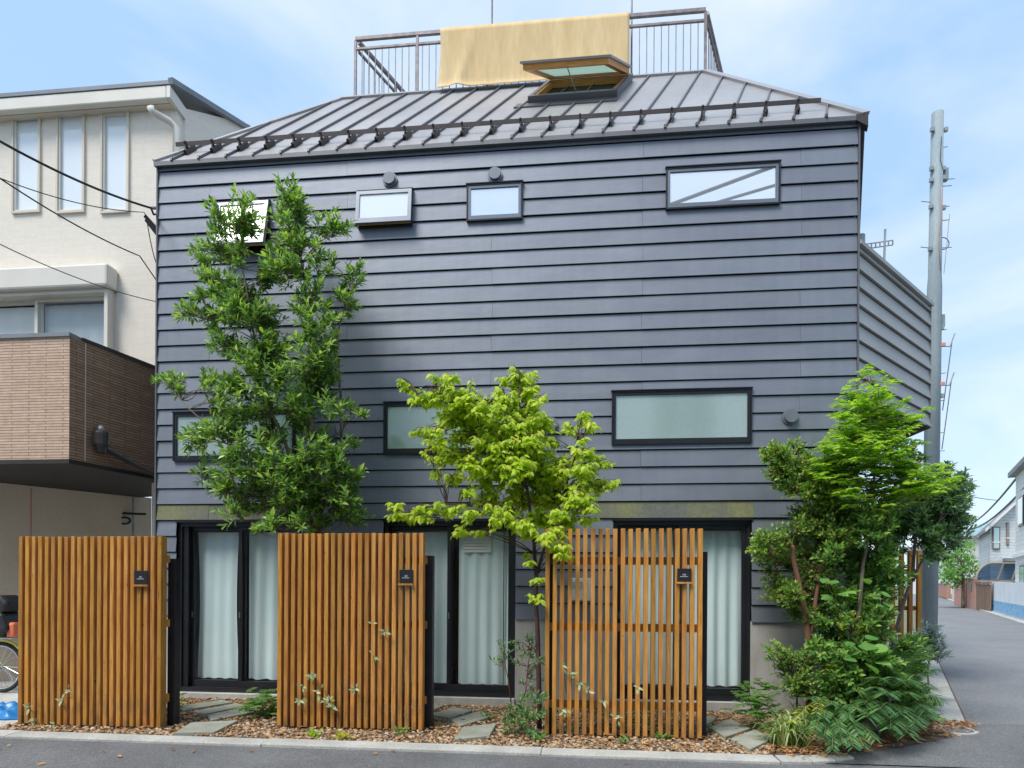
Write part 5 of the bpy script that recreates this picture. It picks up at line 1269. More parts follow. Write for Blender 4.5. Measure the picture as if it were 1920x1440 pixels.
class Leaves:
    def __init__(s): s.p = []; s.d = []; s.u = []; s.l = []; s.w = []
    def add(s, p, d, u, l, w):
        s.p.append(tuple(p)); s.d.append(tuple(d)); s.u.append(tuple(u)); s.l.append(l); s.w.append(w)
    def build(s, name, kind, mat_, parent, singles=0, single_name='leaf'):
        p, d, u, l, w = (np.array(a, float) for a in (s.p, s.d, s.u, s.l, s.w))
        o0 = np.array(origin(parent)); p = p - o0
        keep = np.ones(len(p), bool)
        if singles:
            # the leaves nearest the viewer become objects of their own
            score = p[:, 1] + rng.uniform(-0.12, 0.12, len(p))
            idx = np.argsort(score)[:singles]; keep[idx] = False
            tv, tf = LEAF[kind]
            base = bpy.data.meshes.new('leaf'); base.from_pydata(tv, [], tf); base.materials.append(MAT[mat_])
            x = norm(d[idx]); y = norm(np.cross(u[idx], x)); z = np.cross(x, y)
            for q, i in enumerate(idx):
                o = link_mesh(single_name, base, parent)
                X, Y, Z = x[q] * l[i], y[q] * w[i], z[q] * l[i]
                M = Matrix(((X[0], Y[0], Z[0], p[i][0]), (X[1], Y[1], Z[1], p[i][1]), (X[2], Y[2], Z[2], p[i][2]), (0, 0, 0, 1)))
                o.matrix_local = M
        me = leaf_mesh(name, p[keep], d[keep], u[keep], l[keep], w[keep], kind); me.materials.append(MAT[mat_])
        o = link_mesh(name, me, parent)
        o['kind'] = 'stuff'
        return o
def rv(s=1.0): return Vector((random.gauss(0, s), random.gauss(0, s), random.gauss(0, s)))
def curve_pts(a, b, lift=0.0, n=6, wob=0.02):
    a, b = Vector(a), Vector(b); L = (b - a).length; w1, w2 = rv(wob * L), rv(wob * L)
    return [a.lerp(b, t) + Vector((0, 0, lift * 4 * t * (1 - t))) + w1 * math.sin(math.pi * t) + w2 * math.sin(2 * math.pi * t) * 0.6 for t in [i / n for i in range(n + 1)]]
def nearest_on(stems, p, bias=0.35):
    """joint for a branch: a stem point lower than the clump"""
    best, bd_ = None, 1e9
    for st in stems:
        for q in st:
            dz = p.z - q.z
            if dz < -0.05: continue
            e = (q - p).length + abs(dz - bias * math.hypot(p.x - q.x, p.y - q.y)) * 0.6
            if e < bd_: best, bd_ = q, e
    return best if best is not None else stems[0][-1]

def rosette_tree(L, wood, p, r, n_tw, n_lf, ln, up_bias, root, wfrac=0.36):
    """twigs fan out from the clump's foot, leaves whorled towards their tips"""
    foot = p + (root - p).normalized() * r * 0.8 if (root - p).length > 1e-3 else p
    for _ in range(n_tw):
        d = (rv(1) + Vector((0, 0, up_bias))).normalized()
        tip = p + d * r * random.uniform(0.35, 1.0)
        pts = curve_pts(foot, tip, 0.0, 3, 0.05)
        wood.tube(pts, [0.004, 0.003, 0.0025, 0.0015], 4, cap=False)
        ax_ = (tip - foot).normalized() if (tip - foot).length > 1e-4 else d
        ax_ = (ax_ + Vector((0, 0, 0.45 * up_bias))).normalized()
        s1 = ax_.orthogonal().normalized(); s2 = ax_.cross(s1)
        for k in range(n_lf):
            t = 1 - (k / n_lf) ** 1.3 * 0.75
            q = foot.lerp(tip, t)
            a = k * 2.4 + random.uniform(-0.4, 0.4)
            side_ = s1 * math.cos(a) + s2 * math.sin(a)
            open_ = 0.45 + 0.75 * (k / n_lf)
            dd_ = (ax_ * math.cos(open_) + side_ * math.sin(open_)).normalized()
            u_ = (ax_ * 0.35 - side_ * 0.25 + Vector((-0.15, -0.55, 0.9)) + rv(0.22)).normalized()
            l_ = ln * random.uniform(0.7, 1.15)
            L.add(q, dd_, u_, l_, l_ * wfrac * random.uniform(0.85, 1.15))

def clump_plants(name, label, cat, base, clumps, yfun, leaf, mat_, bark, stems, ln, density, up_bias=0.5, wfrac=0.36, singles=0, n_lf=9, mode='rosette', minr=5, foliage_name='foliage', branch_r=0.006, group=None, rscale=1.45, multi=1, n_pair=8):
    root = thing(name, label, cat, (base[0], base[1], 0), group)
    L = Leaves(); twig = MB(); tr = MB()
    st_pts = []
    for st in stems:
        pts, r0, r1 = st
        pp = []
        for a, b in zip(pts[:-1], pts[1:]):
            pp += curve_pts(a, b, 0, 5, 0.012)[:-1]
        pp.append(Vector(pts[-1]))
        rr = [r0 + (r1 - r0) * i / (len(pp) - 1) for i in range(len(pp))]
        tr.tube(pp, rr, 9)
        st_pts.append(pp)
    if multi > 1:
        clumps = [((c[0] + random.gauss(0, c[2] * 0.55 * (q > 0)), c[1] + random.gauss(0, c[2] * 0.55 * (q > 0))) + tuple(c[2:])) for c in clumps for q in range(multi)]
    for c in clumps:
        px, py, rp = c[:3]
        y = c[3] if len(c) > 3 else yfun(px, py)
        p = P(px, py, y); dep = (p - CAM).dot(_fw); r = rp * rscale * dep / FPX
        j = nearest_on(st_pts, p)
        bpts = curve_pts(j, p, 0.03, 5, 0.05)
        twig.tube(bpts, [branch_r * (1 - 0.16 * i) for i in range(6)], 5, cap=False)
        nt = max(2, int(density * (r / rscale / 0.16) ** 2 * 1.25))
        if mode == 'rosette': rosette_tree(L, twig, p, r, nt, n_lf, ln, up_bias, j, wfrac)
        elif mode == 'droop':
            for _ in range(nt):
                d = rv(1); d.z *= 0.7; d = d.normalized()
                tip = p + d * r * random.uniform(0.3, 1.0)
                foot = p.lerp(j, 0.25) + rv(r * 0.2)
                pts = curve_pts(foot, tip, 0.02, 3, 0.05); twig.tube(pts, [0.0035, 0.003, 0.002, 0.0015], 4, cap=False)
                h = (tip - foot); h.z = 0; h = h.normalized() if h.length > 1e-3 else Vector((0, -1, 0))
                for k in range(n_lf):
                    q = foot.lerp(tip, 0.35 + 0.65 * (k + 0.5) / n_lf)
                    s_ = 1 if k % 2 else -1
                    lat = Vector((-h.y, h.x, 0)) * s_
                    dd_ = (h * random.uniform(0.1, 0.8) + lat * random.uniform(0.4, 1.0) + Vector((random.uniform(-0.2, 0.2), -0.25, random.uniform(-0.95, -0.1)))).normalized()
                    u_ = (Vector((0, -0.45, 1)) + rv(0.30)).normalized()
                    l_ = ln * random.uniform(0.65, 1.15); L.add(q, dd_, u_, l_, l_ * wfrac * random.uniform(0.85, 1.15))
        elif mode == 'pinnate':
            for _ in range(nt):
                a = random.uniform(0, 6.28); h = Vector((math.cos(a), math.sin(a), random.uniform(-0.15, 0.45))).normalized()
                foot = p + rv(r * 0.4); n = n_pair; rl = r * random.uniform(0.6, 1.1) + 0.05
                lat = h.cross(Vector((0, 0, 1))).normalized(); un = lat.cross(h)
                twig.tube([foot, foot + h * rl * 0.5 + Vector((0, 0, 0.012)), foot + h * rl - Vector((0, 0, 0.015))], [0.0025, 0.002, 0.001], 4, cap=False)
                for k in range(n):
                    t = 0.12 + 0.88 * k / n; q = foot + h * rl * t + Vector((0, 0, 0.03 * t * (1 - t)))
                    for s_ in (1, -1):
                        dd_ = (h * 0.55 + lat * s_ + Vector((0, 0, random.uniform(-0.35, 0.1)))).normalized()
                        l_ = ln * random.uniform(0.8, 1.1) * (1 - 0.3 * t); L.add(q, dd_, (un + Vector((0, -0.55, 0.1)) + rv(0.25)).normalized(), l_, l_ * wfrac)
        elif mode == 'cloud':
            for _ in range(nt * n_lf):
                d = rv(1).normalized(); q = p + d * r * random.uniform(0.2, 1.0) ** 0.6
                dd_ = (d + rv(0.7) + Vector((0, 0, up_bias))).normalized()
                l_ = ln * random.uniform(0.6, 1.2); L.add(q, dd_, (Vector((0, -0.4, 1)) + rv(0.5)).normalized(), l_, l_ * wfrac)
            for _ in range(max(1, nt // 3)):
                twig.tube(curve_pts(j.lerp(p, 0.7), p + rv(r * 0.5), 0, 3), [0.003, 0.0025, 0.002, 0.001], 4, cap=False)
    tr.build('trunk', bark, root, smooth=True)
    tw = twig.build('branches', bark, root, smooth=True); tw['kind'] = 'stuff'
    L.build(foliage_name, leaf, mat_, root, singles)
    return root

# ---- tall dark evergreen between the first two screens
T1 = [(548,380,30),(560,405,26),(535,415,22),(470,385,16),(450,405,22),(455,430,24),(425,425,22),(410,440,16),(615,430,24),(640,430,10),(595,460,18),(385,465,18),(395,490,14),(555,435,28),(560,465,24),(530,485,26),(505,505,20),(430,490,22),(455,470,16),(617,490,16),(670,510,16),(660,530,10),(640,545,10),(380,520,22),(400,530,16),(555,515,28),(505,520,24),(405,552,26),(370,555,14),(355,585,18),(467,565,28),(440,545,20),(580,552,28),(662,570,18),(640,560,12),(430,590,26),(500,590,24),(347,585,12),(392,597,22),(455,597,30),(517,617,30),(580,610,32),(617,642,22),(630,600,14),(410,630,18),(430,660,22),(455,680,30),(517,672,32),(580,685,32),(610,690,24),(317,720,15),(330,705,12),(337,742,9),(300,715,8),(392,715,16),(385,735,10),(435,720,26),(480,722,32),(530,715,32),(592,720,32),(630,715,15),(410,760,16),(430,760,24),(492,767,32),(550,767,30),(617,767,26),(655,765,10),(676,777,7),(360,812,18),(345,830,10),(405,817,22),(420,800,14),(467,797,28),(505,802,26),(375,840,18),(442,837,26),(492,832,16),(430,872,24),(480,865,28),(530,872,28),(580,860,34),(630,860,28),(667,835,8),(667,892,17),(375,897,13),(395,905,12),(417,910,18),(505,905,32),(425,895,18),(415,917,16),(475,910,30),(525,917,32),(575,930,34),(445,940,22),(487,950,28),(537,955,28),(562,980,20),(637,895,28),(672,897,12),(637,930,28),(662,937,16),(637,962,26),(674,967,9),(507,987,17),(482,997,8),(612,985,20),(590,895,30),(545,890,26),(600,820,24),(560,800,22)]
random.seed(5)
def y1(px, py):
    u = (px - 530) / 190.0
    return -0.78 + random.uniform(-0.42, 0.36) * math.sqrt(max(0.15, 1 - u * u * 0.8))
bs = P(598, 1200, -0.62); tb_ = Vector((bs.x, -0.62, 0))
S1 = [([tb_, P(597, 1000, -0.62), P(585, 800, -0.62), P(582, 640, -0.66), P(570, 520, -0.7), P(550, 400, -0.75)], 0.034, 0.008),
      ([P(597, 1040, -0.62), P(560, 900, -0.7), P(512, 780, -0.8), P(470, 600, -0.85), P(440, 440, -0.8)], 0.024, 0.006),
      ([P(590, 930, -0.66), P(500, 860, -0.85), P(420, 830, -0.9), P(340, 750, -0.95)], 0.016, 0.005),
      ([P(596, 980, -0.62), P(640, 820, -0.5), P(630, 650, -0.5), P(650, 530, -0.55)], 0.018, 0.005)]
clump_plants('evergreen_tree', 'tall dark glossy-leaved evergreen tree growing behind the middle slat screen', 'tree', tb_, T1, y1, 'oval', 'leaf_dark', 'bark_grey', S1, 0.083, 12, up_bias=0.5, wfrac=0.42, singles=300, n_lf=11, multi=2, rscale=1.4)

# ---- yellow-green dogwood in front of the siding
T2c = [(970,690,7),(975,712,22),(960,705,12),(987,737,16),(937,730,9),(945,745,8),(755,713,8),(772,725,10),(787,745,18),(817,706,8),(825,722,7),(840,702,7),(845,715,10),(850,732,18),(825,745,20),(870,752,22),(900,765,28),(855,767,22),(937,765,26),(970,768,24),(1000,760,15),(1010,745,10),(837,787,20),(887,792,28),(925,800,28),(962,797,28),(1000,792,24),(812,808,13),(777,810,6),(792,815,6),(812,827,16),(862,820,22),(905,830,28),(950,830,28),(995,830,26),(1025,822,13),(1040,836,9),(807,856,9),(830,857,17),(870,860,26),(925,865,28),(975,865,28),(1012,855,24),(1095,768,6),(1090,783,9),(1070,802,11),(1105,800,11),(1090,820,9),(1080,842,15),(1105,850,15),(1135,862,8),(1050,875,26),(1100,880,22),(1147,906,11),(1125,905,18),(820,878,8),(855,887,15),(900,885,22),(950,892,28),(1000,900,30),(1050,910,30),(1087,917,24),(875,922,13),(925,924,20),(975,930,26),(1025,935,28),(1075,942,24),(1115,950,13),(727,966,7),(745,960,13),(767,962,15),(795,950,13),(820,950,13),(850,952,12),(875,962,15),(912,957,18),(950,965,20),(975,985,18),(980,1002,10),(1012,967,20),(1050,967,20),(1075,975,13),(1110,972,10),(850,993,10),(885,995,6),(1025,1002,16),(1037,990,16),(1055,1022,13),(1065,1034,8),(988,1050,9),(1009,1085,7),(1004,1117,10),(1015,880,26),(960,850,24)]
random.seed(6)
def y2(px, py):
    if py > 1000 and px > 1015: return -1.52
    if py > 940: return -1.25 + random.uniform(-0.2, 0.15)
    return -1.05 + random.uniform(-0.38, 0.38)
b2 = P(1012, 1200, -1.12); b2 = Vector((b2.x, -1.12, 0))
S2 = [([b2, P(1008, 1190, -1.12), P(1006, 1090, -1.12), P(1000, 1000, -1.1), P(985, 900, -1.05), P(975, 800, -1.0), P(975, 720, -1.0)], 0.026, 0.006),
      ([P(1008, 1075, -1.12), P(1030, 1000, -1.1), P(1060, 920, -1.05), P(1085, 830, -1.05)], 0.016, 0.005),
      ([P(1004, 1020, -1.1), P(960, 950, -1.15), P(860, 945, -1.2), P(750, 955, -1.2)], 0.013, 0.004),
      ([P(990, 920, -1.05), P(920, 830, -1.05), P(850, 760, -1.1), P(780, 735, -1.1)], 0.013, 0.004)]
clump_plants('dogwood_tree', 'small tree with drooping yellow-green leaves left of the rightmost screen', 'tree', b2, T2c, y2, 'droop', 'leaf_lime', 'bark_dark', S2, 0.070, 29, wfrac=0.54, singles=300, n_lf=8, mode='droop', multi=2, rscale=1.45)

# ---- corner planting
random.seed(7)
def yc(a, b): return lambda px, py: random.uniform(a, b)
T3c = [(1625,704,12),(1662,722,9),(1600,727,8),(1642,738,18),(1615,752,14),(1610,768,18),(1655,775,22),(1680,762,10),(1590,790,11),(1575,782,7),(1615,792,20),(1647,787,20),(1615,815,24),(1652,822,26),(1685,807,10),(1715,792,7),(1735,773,7),(1685,838,12),(1590,827,20),(1565,835,16),(1602,847,26),(1640,852,26),(1677,847,20),(1727,830,6),(1615,877,26),(1660,880,26),(1690,890,26),(1727,895,24),(1765,912,16),(1785,905,8),(1702,915,24),(1740,920,18),(1565,862,18),(1540,880,16),(1640,915,24),(1590,900,22),(1655,945,20),(1620,960,18),(1545,895,18),(1520,905,14),(1600,930,20),(1680,930,20),(1560,925,16)]
b3 = G(1602, 1352); b3.z = 0
S3 = [([b3, P(1606, 1180, -0.95), P(1618, 1060, -0.9), P(1640, 960, -0.85), P(1640, 850, -0.85), P(1632, 720, -0.85)], 0.022, 0.006)]
clump_plants('ash_sapling', 'bright green feathery-leaved sapling rising above the corner planting', 'tree', b3, T3c, yc(-1.15, -0.5), 'lance', 'leaf_sapling', 'bark_grey', S3, 0.082, 30, wfrac=0.42, mode='pinnate', singles=300, multi=2, rscale=1.25, n_pair=5)
random.seed(8)
T4c = [(1462,842,15),(1440,850,12),(1432,862,10),(1500,845,10),(1430,1010,14),(1412,1018,12),(1425,1040,12),(1455,858,20),(1472,865,23),(1460,885,20),(1482,885,23),(1510,862,14),(1520,880,20),(1547,875,18),(1510,902,24),(1465,910,12),(1485,915,16),(1540,902,24),(1540,925,20),(1577,910,24),(1515,922,16),(1552,952,24),(1590,965,26),(1515,965,18),(1502,985,16),(1540,982,26),(1570,1002,26),(1595,1010,24),(1527,1010,24),(1477,1015,19),(1450,1010,16),(1460,1030,18),(1415,1030,11),(1432,1022,13),(1462,1100,25),(1440,1050,16),(1445,1117,12),(1475,1130,20),(1520,1122,26),(1487,1150,14),(1525,1145,24),(1550,1095,25),(1505,1060,22),(1550,1050,26),(1590,1060,26),(1478,1060,18)]
b4 = G(1516, 1345); b4.z = 0
S4 = [([b4, P(1518, 1230, -0.85), P(1508, 1140, -0.85), P(1488, 1050, -0.85), P(1486, 1022, -0.85)], 0.036, 0.018),
      ([P(1516, 1200, -0.84), P(1535, 1090, -0.8), P(1560, 1000, -0.62), P(1540, 890, -0.65), P(1475, 865, -0.7)], 0.022, 0.006),
      ([P(1512, 1150, -0.6), P(1470, 1100, -0.7), P(1440, 1030, -0.75)], 0.012, 0.004)]
clump_plants('myrtle_tree', 'small-leaved tree with reddish brown trunk at the right end of the facade', 'tree', b4, T4c, lambda px, py: random.uniform(-0.98, -0.35) if (py < 1030 or random.random() < 0.25) else random.uniform(-0.7, -0.25), 'small', 'leaf_small', 'bark_red', S4, 0.042, 62, wfrac=0.55, n_lf=9, up_bias=0.4, singles=0, multi=2, rscale=1.5)
random.seed(9)
T5c = [(1772,882,14),(1760,895,14),(1795,896,12),(1810,916,9),(1777,927,26),(1765,952,26),(1795,952,22),(1802,977,16),(1772,985,24),(1777,1005,16),(1740,965,28),(1702,977,28),(1690,952,28),(1712,990,20),(1677,990,24),(1757,1000,16),(1788,1012,10),(1750,930,22),(1665,965,22),(1672,1005,16),(1655,1000,20),(1800,940,14),(1735,1000,22),(1700,880,16),(1720,860,12)]
b5 = ST(3.2, -0.75)
S5 = [([b5, P(1712, 1080, 2.2), P(1715, 1000, 2.1), P(1725, 940, 2.1)], 0.03, 0.010), ([P(1712, 1090, 2.2), P(1750, 1010, 2.0), P(1775, 930, 2.0)], 0.02, 0.006)]
clump_plants('evergreen_bush', 'dark rounded evergreen bush partly hiding the utility pole', 'bush', b5, T5c, yc(1.9, 3.0), 'oval', 'leaf_evergreen', 'bark_grey', S5, 0.090, 26, wfrac=0.42, n_lf=10, up_bias=0.4, multi=2, rscale=1.5)
# lower tiers
random.seed(10)
T6c = [(1560,1040,22),(1600,1040,22),(1640,1010,22),(1670,1040,18),(1580,1000,20),(1620,975,22),(1660,970,20),(1560,960,18),(1530,1060,16),(1560,1120,20),(1640,1050,22),(1610,1090,24),(1655,1090,26),(1640,1130,26),(1595,1130,22),(1650,1155,22),(1620,1170,24),(1575,1160,20),(1560,1200,22),(1600,1220,24),(1540,1180,16),(1560,1240,22),(1640,1190,24),(1580,1270,24),(1550,1290,22),(1530,1210,18),(1610,1255,24),(1650,1240,24),(1700,1220,22),(1630,1290,24),(1665,1275,22),(1600,1310,24),(1560,1320,22),(1640,1330,22),(1690,1300,22),(1720,1260,18),(1720,1310,18),(1600,1350,20),(1680,1350,20),(1725,1340,16)]
b6 = G(1630, 1330); b6.z = 0
S6 = [([b6, P(1640, 1200, -0.5), P(1650, 1060, -0.45)], 0.014, 0.005), ([b6, P(1600, 1230, -0.6), P(1580, 1130, -0.6)], 0.012, 0.004), ([b6, P(1670, 1200, -0.3), P(1700, 1090, -0.2)], 0.012, 0.004)]
clump_plants('undergrowth_shrub', 'dense mid-green shrub filling the middle of the corner planting', 'shrub', b6, T6c, lambda px, py: (random.uniform(-1.05, -0.35) if py < 1210 else random.uniform(-1.25, -0.75) + 0.5 * (px > 1690)), 'oval', 'leaf_mid', 'bark_grey', S6, 0.064, 36, wfrac=0.47, n_lf=10, up_bias=0.3, multi=2, rscale=1.5)
T7c = [(1462,1230,18),(1490,1238,22),(1470,1255,18),(1500,1265,24),(1480,1285,20),(1510,1290,20),(1520,1250,18)]
b7 = G(1495, 1352); b7.z = 0
S7 = [([b7, P(1495, 1300, -1.0), P(1488, 1240, -1.0)], 0.012, 0.004)]
clump_plants('boxwood_shrub', 'small dark green shrub against the concrete foot of the wall', 'shrub', b7, T7c, yc(-1.15, -0.75), 'small', 'leaf_small', 'bark_grey', S7, 0.034, 60, wfrac=0.6, n_lf=9, up_bias=0.3, multi=2, rscale=1.5)
T8c = [(1735,1180,16),(1755,1195,18),(1740,1210,18),(1765,1222,15),(1725,1200,14),(1750,1235,14),(1772,1205,9)]
b8 = G(1742, 1285); b8.z = 0
S8 = [([b8, P(1742, 1240, 0.6), P(1745, 1190, 0.6)], 0.012, 0.004)]
clump_plants('silver_shrub', 'silvery blue-green fine-leaved shrub at the foot of the utility pole', 'shrub', b8, T8c, yc(0.4, 0.9), 'lance', 'leaf_blue', 'bark_grey', S8, 0.070, 26, wfrac=0.22, n_lf=10, up_bias=0.3)
T9c = [(1595,1165,15),(1575,1180,14),(1605,1185,14),(1580,1160,10)]
b9 = G(1590, 1345); b9.z = 0
clump_plants('yellow_shrub', 'small yellow-green tuft in the middle of the corner planting', 'shrub', b9, T9c, yc(-1.15, -0.95), 'oval', 'leaf_yellow', 'bark_grey', [([b9, P(1590, 1250, -1.0), P(1590, 1180, -1.05)], 0.008, 0.003)], 0.040, 16, wfrac=0.42, n_lf=9)

# broad-leaved perennial
def broad(label, clumps, y, base, ln=0.13):
    t = thing('broad_leaved_plant', label, 'plant', (base.x, base.y, 0), 'broad-leaved plants of the corner planting')
    st = MB(); proto = None
    tv, tf = LEAF['droop']; me = bpy.data.meshes.new('leaf')
    # a broader blade with a toothed outline
    ring_ = []; nA = 14
    for k in range(nA + 1):
        s_ = k / nA; wv_ = 0.47 * math.sin(math.pi * s_ ** 0.75) ** 0.8 * (1 + (0.10 if k % 2 else -0.04))
        ring_.append((s_, wv_, 0.04 * math.sin(math.pi * s_) - 0.10 * s_ * s_))
    vs = [(r_[0], r_[1], r_[2] + 0.05) for r_ in ring_] + [(r_[0], 0, r_[2]) for r_ in ring_] + [(r_[0], -r_[1], r_[2] + 0.05) for r_ in ring_]
    n1 = nA + 1
    fs = [(k, n1 + k, n1 + k + 1, k + 1) for k in range(nA)] + [(n1 + k, 2 * n1 + k, 2 * n1 + k + 1, n1 + k + 1) for k in range(nA)]
    me.from_pydata(vs, [], fs); me.materials.append(MAT['leaf_broad'])
    for px, py in clumps:
        p = P(px + random.uniform(-4, 4), py + random.uniform(-3, 3), y + random.uniform(-0.12, 0.12))
        st.tube(curve_pts((base.x + random.uniform(-0.05, 0.05), base.y, 0.02), p, 0.05, 5), [0.005, 0.005, 0.004, 0.004, 0.003, 0.002], 5)
        a = random.uniform(0, 6.28); d = Vector((math.cos(a), math.sin(a) * 0.8 - 0.3, random.uniform(-0.5, 0.05))).normalized()
        u_ = (Vector((0, -0.5, 1)) + rv(0.18)).normalized(); yv = u_.cross(d).normalized(); zv = d.cross(yv)
        l_ = ln * random.uniform(0.75, 1.2); o0 = origin(t)
        o = link_mesh('leaf', me, t)
        X, Y, Z = d * l_, yv * l_ * 0.9, zv * l_; q = p - o0
        o.matrix_local = Matrix(((X.x, Y.x, Z.x, q.x), (X.y, Y.y, Z.y, q.y), (X.z, Y.z, Z.z, q.z), (0, 0, 0, 1)))
    st.build('stems', 'twig_green', t)
random.seed(12)
broad('broad toothed light green leaves low in the corner planting', [(1600, 1205), (1620, 1200), (1640, 1210), (1660, 1212), (1615, 1225), (1635, 1228), (1655, 1225), (1668, 1220), (1600, 1235), (1590, 1215), (1625, 1245), (1610, 1215), (1645, 1240), (1585, 1232)], -1.25, G(1625, 1345))
broad('broad light green leaves high on the thin sapling stem', [(1570, 1115), (1585, 1112), (1592, 1120), (1560, 1122), (1645, 1122), (1655, 1115), (1640, 1135), (1632, 1130), (1550, 1085), (1575, 1090), (1620, 1085), (1660, 1130)], -1.1, G(1612, 1345), 0.11)

# palm-like fronds
def fronds(name, label, base, tips, mat_, nleaf=26, ln=0.17, wd=0.016, group=None):
    t = thing(name, label, 'plant', (base.x, base.y, 0), group)
    for tip in tips:
        L = Leaves(); m = MB()
        a, b = Vector((base.x + random.uniform(-0.06, 0.06), base.y + random.uniform(-0.06, 0.06), 0.10)), Vector(tip)
        mid = a.lerp(b, 0.55) + Vector((0, 0, 0.20))
        pts = [(1 - s_) ** 2 * a + 2 * s_ * (1 - s_) * mid + s_ * s_ * b for s_ in [i / 14 for i in range(15)]]
        m.tube(pts, [0.006 - 0.0003 * i for i in range(15)], 5)
        for k in range(nleaf):
            s_ = 0.35 + 0.65 * k / (nleaf - 1); f_ = s_ * 14; i0 = min(int(f_), 13); q = pts[i0].lerp(pts[i0 + 1], f_ - i0)
            tg = (pts[i0 + 1] - pts[i0]).normalized(); lat = tg.cross(Vector((0, 0, 1))).normalized()
            for s2 in (1, -1):
                dd_ = (tg * 0.75 + lat * s2 + Vector((0, 0, random.uniform(-0.65, -0.05)))).normalized()
                l_ = ln * (0.75 + 0.35 * math.sin(math.pi * min(1, (s_ - 0.3) / 0.7))) * random.uniform(0.9, 1.1)
                L.add(q, dd_, (lat.cross(tg) + rv(0.12)).normalized(), l_, wd)
        fr_ = m.build('frond', 'twig_green', t)
        L.build('leaflets', 'lance', mat_, fr_)
    return t
random.seed(13)
fb_ = G(1672, 1368); fb_.z = 0
tips = [P(px, py, y) for px, py, y in ((1640, 1290, -1.55), (1675, 1270, -1.5), (1715, 1265, -1.35), (1745, 1290, -1.2), (1700, 1300, -1.6), (1735, 1330, -1.4), (1690, 1340, -1.75), (1650, 1330, -1.8), (1620, 1320, -1.6), (1712, 1240, -1.0), (1660, 1250, -1.2), (1750, 1255, -0.9), (1605, 1295, -1.4), (1715, 1355, -1.6), (1670, 1365, -1.85), (1765, 1310, -1.0), (1725, 1215, -0.8), (1690, 1225, -0.9), (1735, 1280, -1.3), (1705, 1275, -1.55), (1660, 1300, -1.75), (1625, 1345, -1.85), (1745, 1345, -1.25), (1700, 1375, -1.75), (1645, 1270, -1.45), (1755, 1330, -1.1))]
fronds('mahonia_plant', 'dark palm-like feathery plant spilling over the street corner', fb_, tips, 'leaf_frond', 30, 0.15, 0.0115)
fb2 = G(1560, 1385); fb2.z = 0
tips = [P(px, py, y) for px, py, y in ((1530, 1340, -1.8), (1560, 1320, -1.7), (1590, 1345, -1.8), (1545, 1380, -1.95), (1580, 1395, -2.0), (1610, 1375, -1.9), (1520, 1310, -1.6), (1605, 1330, -1.7), (1640, 1385, -1.9), (1575, 1370, -1.95), (1545, 1345, -1.85), (1600, 1400, -2.05), (1560, 1405, -2.05), (1620, 1400, -2.0), (1530, 1365, -1.95))]
fronds('mahonia_plant', 'low narrow-leaved plant at the very edge of the road', fb2, tips, 'leaf_frond', 22, 0.085, 0.016)
yl_ = G(1545, 1350); yl_.z = 0
fronds('nandina_plant', 'yellow-leaved sprigs low in the corner planting', yl_, [P(px, py, y) for px, py, y in ((1548, 1255, -1.35), (1535, 1325, -1.75), (1560, 1245, -1.4), (1485, 1350, -1.85), (1530, 1335, -1.8))], 'leaf_yellow', 9, 0.07, 0.020)
# strappy variegated grass
def tuft(name, label, base, n, h, spread, mat_, w=0.012, group=None, cat='grass tuft'):
    t = thing(name, label, cat, (base.x, base.y, 0), group)
    m = MB()
    for _ in range(n):
        a = random.uniform(0, 6.28); r_ = random.uniform(0.3, 1) * spread; hh = h * random.uniform(0.6, 1.1)
        b0 = Vector((base.x + random.gauss(0, 0.05), base.y + random.gauss(0, 0.05), 0))
        tip = b0 + Vector((math.cos(a) * r_, math.sin(a) * r_, hh * random.uniform(0.05, 0.7)))
        mid = b0.lerp(tip, 0.45) + Vector((0, 0, hh * 0.75))
        pts = [(1 - s_) ** 2 * b0 + 2 * s_ * (1 - s_) * mid + s_ * s_ * tip for s_ in (0, 0.2, 0.4, 0.6, 0.8, 1)]
        lat = Vector((-math.sin(a), math.cos(a), 0))
        vs = []
        for i_, p in enumerate(pts):
            ww_ = w * (1 - (i_ / 5.2) ** 2) * 0.5
            vs += [p - lat * ww_, p + lat * ww_]
        m.add(vs, [(2 * i_, 2 * i_ + 1, 2 * i_ + 3, 2 * i_ + 2) for i_ in range(5)])
    o = m.build('blades', mat_, t); o['kind'] = 'stuff'
    return t
random.seed(14)
for lab, px, py, n, h, sp in (('pale variegated strappy grass clump nearest the stepping stones', 1478, 1398, 230, 0.36, 0.34), ('variegated strappy grass clump behind the nearest one at the corner', 1518, 1375, 170, 0.36, 0.30)):
    tuft('lilyturf_clump', lab, G(px, py), n, h, sp, 'leaf_strap', 0.019, 'strappy grass clumps')
# ferny plants
def ferny(label, base_px, clumps, y, mat_='leaf_fern', ln=0.05, dens=45):
    b = G(*base_px); b.z = 0
    return clump_plants('fern', label, 'plant', b, clumps, lambda a_, b_: y + random.uniform(-0.12, 0.12), 'lance', mat_, 'twig_green', [([b, b + Vector((0, 0, 0.10))], 0.006, 0.004)], ln, dens, wfrac=0.34, mode='pinnate', branch_r=0.004)
ferny('feathery light green fern beside the concrete wall foot', (1420, 1352), [(1405, 1330, 18), (1425, 1315, 20), (1440, 1335, 18), (1415, 1295, 14), (1435, 1290, 12), (1395, 1318, 12)], -0.9)
ferny('green ferny plant left of the middle screen by the door sill', (492, 1345), [(480, 1318, 16), (500, 1325, 20), (512, 1310, 16), (495, 1340, 14), (468, 1325, 9), (515, 1335, 14)], -0.95)
ferny('sparse fern beside the black post of the leftmost screen', (326, 1330), [(328, 1310, 9), (335, 1318, 8), (322, 1322, 8)], -0.8)
